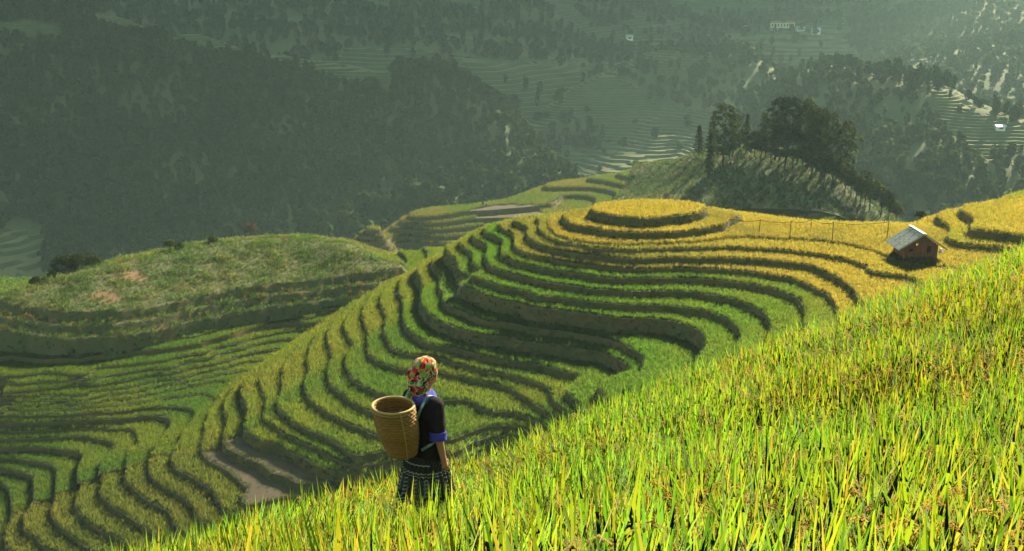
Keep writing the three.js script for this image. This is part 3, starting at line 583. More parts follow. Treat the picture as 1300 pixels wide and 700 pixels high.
const kT = (x, z) => { const y = kField.at(x, z), [px, py] = project(x, y, z); return fbm(x * 0.009, z * 0.009, 151, 3) + (px < 560 && py < 62 ? -0.8 : 0) + (px > 590 && px < 740 && py > 78 ? 0.5 : 0) + (px > 1080 ? -0.45 : px > 800 ? 0.2 : 0) > 0.0; };
for (const [name, field, T, label, sp, h] of [['middle_ridge', h2Field, h2T, 'hazy wooded ridge in the middle of the valley', 5, 1.2], ['right_ridge', h3Field, h3T, 'sunlit hazy ridge running down to the right', 4.6, 1.0], ['far_mountainside', kField, kT, 'far hazy mountainside with village fields', 7.5, 2.0]]) {
  const o = sheet(name, field, soilMat, hillGround, (x, z) => !T(x, z));
  tag(o, label, 'hillside', null, 'structure');
  farTerraces(name + '_terraces', 'stepped pale fields on the ' + label, field, 0, h, 90, (x, z) => T(x, z), farRice, name[0] === 'f' ? 2 : 1.2);
  forest(name + '_wood', 'scattered woods on the ' + label, field, sp, (x, z, y) => y > -114 && (T(x, z) ? rnd() < 0.05 : rnd() < 0.85), name[0] === 'f' ? 1.3 : 1.05);
}
// ---------------------------------------------------------------- standing rice of the foreground
const riceLeaf = [[0.22, 0.41, 0.014], [0.29, 0.47, 0.016], [0.13, 0.3, 0.014], [0.35, 0.49, 0.018], [0.17, 0.37, 0.014], [0.31, 0.48, 0.016], [0.42, 0.47, 0.022], [0.09, 0.22, 0.014], [0.24, 0.43, 0.016], [0.15, 0.33, 0.016], [0.46, 0.38, 0.035]];
const riceEar = [[0.42, 0.3, 0.07], [0.48, 0.36, 0.09], [0.36, 0.24, 0.06], [0.44, 0.38, 0.08]];
const ricePlants = [];
for (let i = 0; i < 7; i++) ricePlants.push(clump({ blades: 21, spread: 0.1, high: 0.67, vary: 0.32, width: 0.0215, lean: 0.26 + 0.1 * (i % 3), segments: 5, tones: riceLeaf, ears: 1 + (i % 3), earTone: riceEar, grain: 1.35, grains: 34 }));
{
  const lists = ricePlants.map(() => []);
  for (let d = 1.6; d < 46; ) {
    const near = clamp(d / 9, 0.75, 1.5), step = 0.135 * near;
    for (let x = -10; x < 36; x += step) {
      const X = x + rr(-0.5, 0.5) * step, D = d + rr(-0.5, 0.5) * step, s = D - edgeD(X);
      if (s > 3.2 + 0.1 * D) continue;
      const top = foreY(X, D);
      if (!inFrame(X, top, -D, D < 14 ? 620 : 200)) continue;
      const wp = at(536, 456, 8.6), wr = Math.hypot(X - wp.x, D + wp.z);
      if (wr < 0.24) continue;
      const h = (wr < 1.5 ? 0.5 + 0.5 * sstep(0.4, 1.5, wr) : 1) * rr(0.86, 1.12) * (1 + 0.16 * fbm(X * 0.5, D * 0.5, 7, 2)), t = 1 + 0.22 * fbm(X * 0.35, D * 0.35, 13, 2), w = clamp(fbm(X * 0.45, D * 0.45, 23, 3) * 0.9, -0.35, 0.3);
      lists[Math.floor(rnd() * lists.length)].push([X, top - FCROP + bund(X, D), -D, rnd() * 6.283, near * 0.35 + 0.65, [t * (1 + w * 0.5), t, t * (1 - w * 0.4)], h / (near * 0.35 + 0.65), rr(-0.07, 0.07), rr(-0.07, 0.07)]);
    }
    d += step;
  }
  lists.forEach((l, i) => scatter('foreground_rice', ricePlants[i], leafMat(0.5), l, scene, 'ripening yellow-green rice with drooping ears on the near hillside', 'rice'));
  console.log('rice', lists.map((l) => l.length).join());
}
// ---------------------------------------------------------------- added mountain out of view, shaped to keep the far valley in shade
{
  const S = (x, z) => Math.sin(SUN_AZ) * x - Math.cos(SUN_AZ) * z, Q = (x, z) => Math.cos(SUN_AZ) * x + Math.sin(SUN_AZ) * z;
  const f = new Field([-300, 1700, -2700, -700], 25, (x, z) => { const s = S(x, z), q = Q(x, z) + 15 * fbm(x * 0.002, z * 0.002, 5, 3); return -118 + SHADE_MOUNTAIN * sstep(-170, -215, q) * sstep(1130, 1400, s) * (1 - 0.6 * sstep(1500, 2200, s)) + 35 * fbm(x * 0.003, z * 0.003, 9, 4) * sstep(-120, -300, q) * sstep(1200, 1400, s); });
  const o = sheet('added_shade_mountain', f, soilMat, hillGround, (x, z, y) => y > -117);
  tag(o, 'added mountain out of view that shades the far valley', 'mountain', null, 'structure');
}
// ---------------------------------------------------------------- trees and bushes
const barkMat = std(0.11, 0.075, 0.05, 0.95);
function limb(g, a, b, ra, rb, sides = 6, tone = [1, 1, 1]) {
  const d = b.clone().sub(a).normalize(), u = new THREE.Vector3(0.3, 0.1, 1).cross(d).normalize(), w = d.clone().cross(u), ring = (p, r) => { const ids = []; for (let i = 0; i < sides; i++) { const t = (i / sides) * 6.283, n = u.clone().multiplyScalar(Math.cos(t)).addScaledVector(w, Math.sin(t)); ids.push(g.v(p.x + n.x * r, p.y + n.y * r, p.z + n.z * r, n.x, n.y, n.z, ...tone)); } return ids; };
  const A = ring(a, ra), B = ring(b, rb);
  for (let i = 0; i < sides; i++) { const j = (i + 1) % sides; g.tri(A[i], B[i], B[j]); g.tri(A[i], B[j], A[j]); }
}
function card(g, p, n, s, tone, long = 1) {
  const e1 = new THREE.Vector3(rr(-1, 1), rr(-1, 1), rr(-1, 1)).cross(n).normalize().multiplyScalar(s * long), e2 = e1.clone().normalize().cross(n).multiplyScalar(s * 0.55);
  const A = g.v(p.x + e1.x, p.y + e1.y, p.z + e1.z, n.x, n.y, n.z, ...tone), B = g.v(p.x + e2.x, p.y + e2.y, p.z + e2.z, n.x, n.y, n.z, ...tone), C = g.v(p.x - e1.x, p.y - e1.y, p.z - e1.z, n.x, n.y, n.z, ...tone), D = g.v(p.x - e2.x, p.y - e2.y, p.z - e2.z, n.x, n.y, n.z, ...tone);
  g.tri(A, B, C); g.tri(A, C, D);
}
// kinds: spruce (narrow cone), pine (bare stem, open tiered crown), round (broadleaf), bush; all one metre tall, scaled when planted
function treeKind(kind) {
  const tr = new GB(), cr = new GB(), V = (x, y, z) => new THREE.Vector3(x, y, z), tones = [[1, 1, 1], [0.75, 0.82, 0.7], [1.2, 1.12, 0.9], [0.9, 0.95, 0.8]], tone = () => tones[Math.floor(rnd() * 4)];
  const bend = [V(0, -0.03, 0)], r0 = kind === 'bush' ? 0.02 : 0.017;
  for (let i = 1; i <= 8; i++) bend.push(V(bend[i - 1].x + rr(-0.008, 0.008), i / 8, bend[i - 1].z + rr(-0.008, 0.008)));
  const stem = (t) => { const u = clamp(t, 0, 0.999) * 8, i = Math.floor(u); return bend[i].clone().lerp(bend[i + 1], u - i); };
  const topOf = kind === 'round' || kind === 'bush' ? 0.7 : 0.98;
  for (let i = 0; i < 8; i++) if (i / 8 < topOf) limb(tr, bend[i], bend[i + 1], r0 * (1 - i / 9), r0 * (1 - (i + 1) / 9), 7);
  const puff = (c, r, n, s, up = 0.3) => { for (let i = 0; i < n; i++) { const d = V(rr(-1, 1), rr(-1, 1), rr(-1, 1)).normalize(), p = c.clone().addScaledVector(d, r * Math.pow(rnd(), 0.4)); card(cr, p, V(d.x + rr(-0.6, 0.6), d.y + up + rr(-0.6, 0.6), d.z + rr(-0.6, 0.6)).normalize(), s * rr(0.6, 1.3), tone(), 1.3); } };
  if (kind === 'spruce') {
    for (let k = 0; k < 46; k++) { const h = 0.1 + 0.88 * (k / 46), R = 0.17 * Math.pow(1 - h, 0.8) + 0.012, a = k * 2.4 + rr(-0.3, 0.3), b = stem(h), e = V(b.x + Math.cos(a) * R, b.y - 0.25 * R + rr(-0.01, 0.01), b.z + Math.sin(a) * R); limb(tr, b, e, 0.004, 0.001, 4); for (let j = 0; j < 5; j++) puff(b.clone().lerp(e, 0.2 + 0.2 * j), 0.02 + 0.1 * R, 5, 0.02); }
  } else if (kind === 'pine') {
    for (let k = 0; k < 34; k++) {
      const h = 0.2 + 0.78 * (k / 34), R = (0.035 + 0.19 * Math.pow(Math.sin(Math.PI * clamp(0.12 + (1 - h) * 0.85, 0, 1)), 0.8)) * rr(0.45, 1.1), a = k * 2.4 + rr(-0.5, 0.5), b = stem(h), e = V(b.x + Math.cos(a) * R, b.y + 0.12 * R + rr(0, 0.03), b.z + Math.sin(a) * R), m = b.clone().lerp(e, 0.55); m.y += 0.012;
      limb(tr, b, m, 0.006, 0.004, 4); limb(tr, m, e, 0.004, 0.0015, 4);
      puff(e, 0.05, 26, 0.022, 0.5); puff(m.clone().add(V(rr(-0.03, 0.03), 0.015, rr(-0.03, 0.03))), 0.035, 14, 0.02, 0.5);
    }
    for (let k = 0; k < 4; k++) { const b = stem(rr(0.2, 0.4)), a = rnd() * 6.28; limb(tr, b, V(b.x + 0.06 * Math.cos(a), b.y + 0.005, b.z + 0.06 * Math.sin(a)), 0.003, 0.001, 4); }
  } else {
    const low = kind === 'bush', n = low ? 16 : 30;
    for (let k = 0; k < n; k++) {
      const b = stem(low ? rr(0.08, 0.4) : rr(0.25, 0.68)), a = k * 2.4 + rr(-0.4, 0.4), el = rr(-0.1, 1.3), R = (low ? 0.42 : 0.3) * rr(0.6, 1), e = V(Math.cos(a) * Math.cos(el) * R, (low ? 0.45 : 0.62) + Math.sin(el) * R * 0.95, Math.sin(a) * Math.cos(el) * R);
      limb(tr, b, e, 0.008, 0.002, 4); puff(e, low ? 0.16 : 0.1, low ? 52 : 46, low ? 0.04 : 0.026);
    }
  }
  return [tr.geo(), cr.geo()];
}
const KINDS = { spruce: [treeKind('spruce'), treeKind('spruce')], pine: [treeKind('pine'), treeKind('pine'), treeKind('pine')], round: [treeKind('round'), treeKind('round')], bush: [treeKind('bush'), treeKind('bush')] };
const crownMats = new Map();
function crownMat(tone) { const k = tone.join(); if (!crownMats.has(k)) { const m = leafMat(0.4); m.color.setRGB(...tone); crownMats.set(k, m); } return crownMats.get(k); }
let treeCount = 0;
function plant(kind, name, label, category, group, x, y, z, tall, tone, wide = 1) {
  const [tr, cr] = KINDS[kind][treeCount++ % KINDS[kind].length], o = thing(name, label, category, [x, y, z], rnd() * 6.283, group);
  o.scale.set(tall * wide, tall, tall * wide);
  mesh('trunk', tr, barkMat, o); mesh('crown', cr, crownMat(tone), o);
  return o;
}
// the tree on a hill field whose foot is seen at (px, py): walk the sight line to the surface
function footOn(field, px, py, t0, t1) { for (let t = t0; t < t1; t += 0.4) { const p = at(px, py, t); if (p.y <= field.at(p.x, p.z)) return p.setY(field.at(p.x, p.z)); } const p = at(px, py, (t0 + t1) / 2); return p.setY(field.at(p.x, p.z)); }
const tallOf = (p, py) => { for (let h = 0.3; h < 40; h += 0.1) if (project(p.x, p.y + h, p.z)[1] <= py) return h; return 5; };
const PINE = [0.11, 0.14, 0.03], DARKP = [0.055, 0.09, 0.026], LEAFY = [0.12, 0.15, 0.032], LIGHTP = [0.15, 0.19, 0.036];
const hillTrees = [
  ['spruce', 887, 197, 160, DARKP, 1.3, 'narrow dark spruce at the leftmost end of the pine hill'], ['spruce', 903, 199, 147, DARKP, 1.1, 'slim dark spruce behind the bushy light green pine'], ['spruce', 900, 226, 169, DARKP, 0.75, 'slender column-shaped tree standing alone on the open slope of the pine hill'],
  ['pine', 918, 212, 137, LIGHTP, 1.25, 'bushy light green pine with a thin bare stem at the edge of the grove'], ['pine', 930, 200, 146, PINE, 1.2, ''], ['spruce', 947, 196, 145, DARKP, 1.0, 'spiky spruce rising from the low middle of the grove'], ['round', 938, 197, 168, PINE, 1.1, 'low round bush under the spiky spruce'], ['round', 958, 199, 165, PINE, 1.3, 'low spreading tree between the spiky spruce and the tall pines'],
  ['pine', 972, 200, 150, PINE, 1.3, ''], ['pine', 984, 204, 128, DARKP, 1.3, ''], ['pine', 998, 204, 127, DARKP, 1.35, ''], ['pine', 1012, 208, 130, PINE, 1.35, ''], ['round', 996, 216, 158, [0.06, 0.06, 0.02], 1.25, 'round olive broadleaf tree in front of the tall pines'],
  ['pine', 1024, 215, 137, LIGHTP, 1.2, ''], ['pine', 1036, 222, 143, LEAFY, 1.15, ''], ['pine', 1047, 226, 146, LEAFY, 1.15, ''], ['pine', 1030, 228, 165, LEAFY, 1.1, ''], ['pine', 1069, 232, 158, PINE, 1.35, 'wide tiered pine at the right-hand end of the tall grove'],
  ['round', 1056, 242, 200, LEAFY, 1.3, ''], ['round', 1042, 240, 196, LEAFY, 1.2, ''], ['round', 1072, 248, 214, LEAFY, 1.3, ''], ['pine', 1098, 262, 219, PINE, 1.4, 'leaning wind-blown pine among the trailing bushy trees'], ['round', 1086, 258, 222, LEAFY, 1.3, ''], ['round', 1104, 268, 228, LEAFY, 1.4, ''], ['round', 1118, 276, 238, PINE, 1.2, ''], ['round', 1128, 280, 250, PINE, 1.3, ''], ['round', 1138, 284, 262, LEAFY, 1.3, '']];
for (const [kind, px, py, top, tone, wide, label] of hillTrees) {
  const p = footOn(eField, px, py, 185, 250), h = tallOf(p, top);
  const isPine = kind === 'pine';
  plant(kind, isPine ?  'pine_tree' : kind === 'spruce' ? 'spruce_tree' : 'broadleaf_tree', label || (isPine ? 'tall bare-stemmed pine in the dense grove on the scrub hill' : 'bushy broadleaf tree trailing down the end of the pine hill'), 'tree', isPine && !label ? 'pines of the hilltop grove' : label ? null : 'bushy trees below the pines', p.x, p.y, p.z, h * 1.04, tone, wide * (isPine ? 0.82 : 1));
}
for (const [px, py, top, tone] of [[952, 203, 178, PINE], [966, 205, 180, DARKP], [978, 211, 184, PINE], [988, 214, 188, DARKP], [1006, 218, 186, PINE], [1018, 223, 188, LEAFY], [1030, 230, 196, PINE], [1046, 236, 204, LEAFY], [1060, 240, 206, PINE], [1080, 252, 220, PINE], [1092, 262, 232, LEAFY], [911, 204, 184, PINE], [926, 204, 182, DARKP]]) {
  const p = footOn(eField, px, py, 185, 250); plant('round', 'undergrowth_tree', 'low bushy undergrowth tree standing beneath the tall pines', 'tree', 'undergrowth beneath the pines', p.x, p.y, p.z, tallOf(p, top), tone, 1.25);
}
// bushes on and behind the mound
for (const [px, py, top, t, tone, label] of [[216, 319, 305, 128, [0.1, 0.15, 0.03], 'bright round bush on the crest of the grassy mound'], [228, 318, 309, 128, [0.05, 0.085, 0.025], 'dark low bush touching the bright one on the mound crest'], [270, 312, 300, 130, [0.09, 0.11, 0.035], 'ragged olive bush near the top of the mound'],
  [82, 352, 325, 121, [0.06, 0.085, 0.022], 'left one of two tall bushes behind the mound'], [98, 350, 322, 121, [0.075, 0.1, 0.025], 'right one of two tall bushes behind the mound'], [121, 343, 324, 122, [0.1, 0.12, 0.03], 'thin upright bush behind the mound rim'], [68, 356, 342, 117, [0.03, 0.05, 0.02], 'small dark bush at the foot of the two tall bushes'], [45, 364, 351, 115, [0.06, 0.09, 0.03], 'small grey-green bush at the low end of the mound']]) {
  const p = at(px, py + 3, t); plant('bush', 'bush', label, 'bush', null, p.x, p.y, p.z, Math.max(0.8, tallOf(p, top)) * 1.15, tone.map((c) => c * 1.5), 1.0);
}
for (const [px, py, top, t, tone, label] of [[615, 305, 286, 121, [0.07, 0.11, 0.03], 'round bush on the spur behind the big terraced hill'], [592, 323, 313, 119, [0.1, 0.14, 0.03], 'small pale bush on the crest of the spur'], [1168, 281, 264, 124, [0.07, 0.09, 0.03], 'small round tree beyond the wooden hut'], [318, 300, 280, 250, [0.3, 0.1, 0.03], 'orange-leaved small tree far behind the mound']]) {
  const p = at(px, py, t); plant('bush', 'bush', label, 'bush', null, p.x, p.y - 0.2, p.z, Math.max(0.8, tallOf(p, top)), tone, 1);
}
// ---------------------------------------------------------------- wooden hut on the saddle
const boxG = (w, h, d, x, y, z) => new THREE.BoxGeometry(w, h, d).translate(x, y, z);
const woodTex = (() => {
  const n = 256, d = new Uint8Array(n * n * 4);
  for (let j = 0; j < n; j++) for (let i = 0; i < n; i++) { const g = fbm(i * 0.09, j * 0.008, 3, 4) * 0.5 + fbm(i * 0.02, j * 0.02, 9, 3) * 0.4, v = clamp(190 + 90 * g, 60, 255), k = (j * n + i) * 4; d[k] = v; d[k + 1] = v * 0.97; d[k + 2] = v * 0.93; d[k + 3] = 255; }
  const t = new THREE.DataTexture(d, n, n); t.wrapS = t.wrapT = THREE.RepeatWrapping; t.magFilter = THREE.LinearFilter; t.colorSpace = THREE.SRGBColorSpace; t.needsUpdate = true; return t;
})();
const hutWood = [std(0.34, 0.11, 0.055, 0.9, { map: woodTex }), std(0.28, 0.095, 0.05, 0.9, { map: woodTex }), std(0.38, 0.15, 0.08, 0.9, { map: woodTex })];
const tinMat = std(0.5, 0.55, 0.64, 0.5, { metalness: 0.25, map: woodTex });
{
  const p = atY(1161, 327, yB(2) - CROP), hut = thing('wooden_hut', 'small dark timber hut with a pitched tin roof in the golden rice', 'hut', [p.x, yB(2) - CROP, p.z], 0.04);
  const W = 3.3, D = 2.5, EAVE = 1.55, PEAK = 2.75, F = 0.35;
  // plank walls: front and back gables with openings
  const topAt = (x) => EAVE + (PEAK - EAVE - 0.05) * (1 - Math.abs(x) / (W / 2));
  const holes = { front: [[-1.1, -0.72, 0.95, 1.3], [-0.62, -0.3, 1.35, 1.75], [0.55, 1.0, 0.8, 1.5]], back: [[-1.15, -0.7, 0.9, 1.3], [-0.75, -0.2, 1.25, 1.8], [0.6, 0.95, 0.85, 1.4]] };
  for (const [side, z] of [['front', D / 2], ['back', -D / 2]]) {
    const n = 15, w = W / n;
    for (let i = 0; i < n; i++) {
      const x = -W / 2 + (i + 0.5) * w, top = topAt(x), cuts = holes[side].filter(([a, b]) => x > a && x < b).map(([, , c, d]) => [c, d]), spans = [];
      let y = F; for (const [c, d] of cuts) { spans.push([y, c]); y = d; } spans.push([y, top]);
      for (const [a, b] of spans) if (b - a > 0.05) mesh('plank', boxG(w - 0.012, b - a, 0.03, x, (a + b) / 2, z + rr(-0.008, 0.008)), hutWood[i % 3], hut);
    }
  }
  for (const s of [-1, 1]) { const n = 9; for (let i = 0; i < n; i++) mesh('plank', boxG(0.03, EAVE - F, D / n - 0.012, s * (W / 2 - 0.02), (EAVE + F) / 2, -D / 2 + (i + 0.5) * (D / n)), hutWood[i % 3], hut); }
  mesh('floor', boxG(W, 0.07, D, 0, F - 0.04, 0), hutWood[1], hut);
  for (const x of [-W / 2 + 0.08, -0.4, 0.5, W / 2 - 0.08]) for (const z of [-D / 2 + 0.1, D / 2 + 0.05]) mesh('post', new THREE.CylinderGeometry(0.06, 0.07, z > 0 ? EAVE + 0.2 : EAVE, 8).translate(x, (z > 0 ? EAVE + 0.2 : EAVE) / 2 - 0.15, z), hutWood[2], hut);
  for (const x of [-1.25, -1.0, -0.8]) mesh('leaning_pole', new THREE.CylinderGeometry(0.025, 0.03, 0.9, 6).rotateX(0.5).rotateZ(rr(-0.3, 0.3)).translate(x, 0.38, D / 2 + 0.25), hutWood[2], hut);
  // corrugated roof: two slopes of sheets
  for (const s of [-1, 1]) {
    const run = 2.42, L = Math.hypot(run, 1.55), roofL = D + 0.9;
    const tilt = Math.atan2(1.55, run);
    for (let k = 0; k < 3; k++) {
      const g = new THREE.PlaneGeometry(L, roofL / 3 - 0.01, 2, 18), pos = g.attributes.position;
      for (let i = 0; i < pos.count; i++) pos.setZ(i, 0.018 * Math.sin(pos.getY(i) * 42));
      g.computeVertexNormals(); g.rotateX(-Math.PI / 2);
      g.translate(s * L / 2, 0.004 * k, -roofL / 2 + (k + 0.5) * (roofL / 3)); g.rotateZ(-s * tilt); g.translate(0, PEAK + 0.04, 0);
      const m = tinMat.clone(); m.side = THREE.DoubleSide;
      mesh('roof_sheet', g, m, hut);
    }
  }
  mesh('ridge_cap', boxG(0.3, 0.03, D + 0.95, 0, PEAK + 0.07, 0), tinMat, hut);
  for (const s of [-1, 1]) { const g = boxG(2.86, 0.09, 0.04, s * 1.43, -0.06, 0); g.rotateZ(-s * Math.atan2(1.55, 2.42)); g.translate(0, PEAK + 0.03, D / 2 + 0.4); mesh('barge_board', g, std(0.42, 0.38, 0.32), hut); }
  // bundle beside the hut
  const b = atY(1194, 325, yB(2) - CROP), sack = thing('bundle', 'small white and purple bundle beside the wooden hut', 'bundle', [b.x, yB(2) - CROP + 0.12, b.z]);
  mesh('wrap', new THREE.LatheGeometry([[0, 0], [0.2, 0.02], [0.26, 0.18], [0.22, 0.34], [0.1, 0.46], [0.05, 0.52], [0.11, 0.62], [0, 0.6]].map(([x, y]) => new THREE.Vector2(x, y)), 18), std(0.62, 0.6, 0.72, 0.9), sack);
  mesh('purple_band', new THREE.LatheGeometry([[0, -0.1], [0.2, -0.1], [0.262, 0.02], [0.272, 0.16], [0.25, 0.2]].map(([x, y]) => new THREE.Vector2(x, y)), 18), std(0.13, 0.07, 0.3, 0.9), sack);
}
// ---------------------------------------------------------------- pole fence on the saddle
{
  const soil = yB(2) - CROP, posts = [[928, 284, 277], [964, 294, 279], [1003, 301, 281], [1030, 290, 279], [1057, 305, 282], [1126, 303, 281]], fence = thing('pole_fence', 'rough pole fence strung across the golden saddle', 'fence');
  const tops = [], poleMat = std(0.14, 0.09, 0.055, 0.95);
  posts.forEach(([px, py, top], i) => {
    const p = atY(px, py, soil + 0.35); p.y = soil; const h = tallOf(p, top), g = new GB(); limb(g, p.clone().add(new THREE.Vector3(0, -0.2, 0)), p.clone().add(new THREE.Vector3(rr(-0.08, 0.08), h, 0)), 0.045, 0.035, 7); mesh('post', g.geo(), poleMat, fence); tops.push(p.clone().add(new THREE.Vector3(0, h - 0.12, 0)));
  });
  for (let i = 1; i < tops.length; i++) { const g = new GB(); let a = tops[i - 1].clone(); for (let k = 1; k <= 6; k++) { const b = tops[i - 1].clone().lerp(tops[i], k / 6); b.y -= 0.22 * Math.sin((Math.PI * k) / 6) * rr(0.7, 1.2); limb(g, a, b, 0.024, 0.024, 5); a = b; } mesh('rail', g.geo(), poleMat, fence); }
  const g = new GB(); limb(g, atY(885, 275, soil + 1.2), tops[0], 0.04, 0.03, 6); mesh('rail', g.geo(), poleMat, fence);
}
// ---------------------------------------------------------------- small field shelter on the spur
{
  const p = at(505, 379, 116), s = thing('field_shelter', 'tiny slanting thatched shelter on posts beside the spur', 'shelter', [p.x, p.y - 0.35, p.z], 0.4), m = std(0.08, 0.065, 0.05, 0.95);
  for (const [x, z, h] of [[-0.35, 0.25, 0.75], [0.35, 0.25, 0.95], [-0.35, -0.25, 0.75], [0.35, -0.25, 0.95]]) mesh('post', new THREE.CylinderGeometry(0.03, 0.03, h + 0.6, 6).translate(x, h / 2 - 0.3, z), m, s);
  const g = boxG(1.25, 0.09, 0.95, 0, 0, 0); g.rotateZ(0.27); g.translate(0, 0.93, 0); mesh('roof', g, m, s);
}
// ---------------------------------------------------------------- far houses
const cream = std(0.72, 0.66, 0.5, 0.9), whiteWall = std(0.7, 0.7, 0.68, 0.9), redRoof = std(0.3, 0.13, 0.08, 0.85), blueRoof = std(0.35, 0.42, 0.6, 0.6), darkPane = std(0.06, 0.07, 0.07, 0.3), greyRoof = std(0.35, 0.34, 0.33, 0.8);
function house(name, label, px, py, t, w, h, d, turn, wall, roof, windows) {
  const p = t < 500 ? footOn(h3Field, px, py, 330, 600) : footOn(kField, px, py, 480, 1500), o = thing(name, label, 'house', [p.x, p.y, p.z], turn);
  mesh('wall', boxG(w, h + 8, d, 0, h / 2 - 4, 0), wall, o);
  const sh = new THREE.Shape([[-d / 2 - 0.5, 0], [d / 2 + 0.5, 0], [0, d * 0.28]].map(([x, y]) => new THREE.Vector2(x, y)));
  mesh('roof', new THREE.ExtrudeGeometry(sh, { depth: w + 1, bevelEnabled: false }).translate(0, 0, -(w + 1) / 2).rotateY(Math.PI / 2).translate(0, h + 0.01, 0), roof, o);
  for (let i = 0; i < windows; i++) { const x = -w / 2 + ((i + 0.5) / windows) * w; mesh('window', boxG((w / windows) * 0.5, h * 0.5, 0.14, x, h * 0.5, d / 2 + 0.02), darkPane, o); }
}
house('school_building', 'long cream building with a low red roof on the far slope', 991, 35, 1050, 27, 4.6, 7, 0.02, cream, redRoof, 9);
house('white_house', 'small white house left of the long cream building', 946, 38, 1040, 7, 3, 5, 0.2, whiteWall, greyRoof, 2);
house('white_house', 'pale house right of the big tree by the long building', 1036, 42, 1000, 7.5, 3.4, 6, -0.1, whiteWall, blueRoof, 2);
house('white_house', 'low white shed in front of the long cream building', 1016, 38, 1030, 8, 2.2, 5, 0, whiteWall, greyRoof, 2);
house('white_house', 'lone white house on the hazy slope above the middle ridge', 799, 50, 900, 5.5, 2.6, 5, 0.1, whiteWall, greyRoof, 1);
house('white_house', 'tiny white house high above the middle ridge', 813, 2, 1060, 7, 2.6, 5, 0, whiteWall, blueRoof, 1);
house('white_house', 'pale barn beside the track on the right-hand slope', 1160, 73, 760, 9, 2, 4, -0.15, whiteWall, greyRoof, 2);
house('blue_roofed_shed', 'small blue-roofed shed on the warm hazy right-hand ridge', 1269, 165, 425, 3.6, 1.3, 2.6, 0.1, whiteWall, blueRoof, 1);
{ const p = footOn(kField, 1021, 38, 480, 1500); plant('round', 'broadleaf_tree', 'big round tree beside the long cream building', 'tree', null, p.x, p.y - 2, p.z, 19, [0.06, 0.085, 0.035], 1.1); }
// ---------------------------------------------------------------- people
const V3 = (x, y, z) => new THREE.Vector3(x, y, z);
function capsule(p, a, b, ra, rb) { const bx = b.x - a.x, by = b.y - a.y, bz = b.z - a.z, t = clamp(((p.x - a.x) * bx + (p.y - a.y) * by + (p.z - a.z) * bz) / (bx * bx + by * by + bz * bz), 0, 1); return Math.hypot(p.x - a.x - bx * t, p.y - a.y - by * t, p.z - a.z - bz * t) - mix(ra, rb, t); }
function ellip(p, c, r) { const k0 = Math.hypot((p.x - c.x) / r.x, (p.y - c.y) / r.y, (p.z - c.z) / r.z), k1 = Math.hypot((p.x - c.x) / r.x ** 2, (p.y - c.y) / r.y ** 2, (p.z - c.z) / r.z ** 2); return k1 < 1e-6 ? -Math.min(r.x, r.y, r.z) : (k0 * (k0 - 1)) / k1; }
const smin = (a, b, k) => { const h = clamp(0.5 + (0.5 * (b - a)) / k, 0, 1); return mix(b, a, h) - k * h * (1 - h); };
const smax = (a, b, k) => -smin(-a, -b, k);
function skin(sdf, center, half, n, color) {
  const mc = new MarchingCubes(n, new THREE.MeshBasicMaterial(), false, false, 220000), p = V3(0, 0, 0); mc.isolation = 0;
  for (let k = 0; k < n; k++) for (let j = 0; j < n; j++) for (let i = 0; i < n; i++) { p.set(center.x + ((i - n / 2) / (n / 2)) * half, center.y + ((j - n / 2) / (n / 2)) * half, center.z + ((k - n / 2) / (n / 2)) * half); mc.field[i + j * n + k * n * n] = -sdf(p); }
  mc.update();
  const c = mc.count, P = new Float32Array(c * 3), C = new Float32Array(c * 3);
  for (let i = 0; i < c; i++) { const x = center.x + mc.positionArray[i * 3] * half, y = center.y + mc.positionArray[i * 3 + 1] * half, z = center.z + mc.positionArray[i * 3 + 2] * half; P.set([x, y, z], i * 3); C.set(color(x, y, z), i * 3); }
  let g = new THREE.BufferGeometry(); g.setAttribute('position', new THREE.BufferAttribute(P, 3)); g.setAttribute('color', new THREE.BufferAttribute(C, 3));
  g = mergeVertices(g, half * 1e-4); g.computeVertexNormals(); return g;
}
const clothMat = new THREE.MeshPhysicalMaterial({ color: 0xffffff, vertexColors: true, roughness: 0.95, specularIntensity: 0.3, side: THREE.DoubleSide });
const skinMat = new THREE.MeshStandardMaterial({ color: 0xffffff, vertexColors: true, roughness: 0.6 });
const WOMAN = at(536, 456, 8.6); WOMAN.y -= 1.62;
const TURN = -0.72;
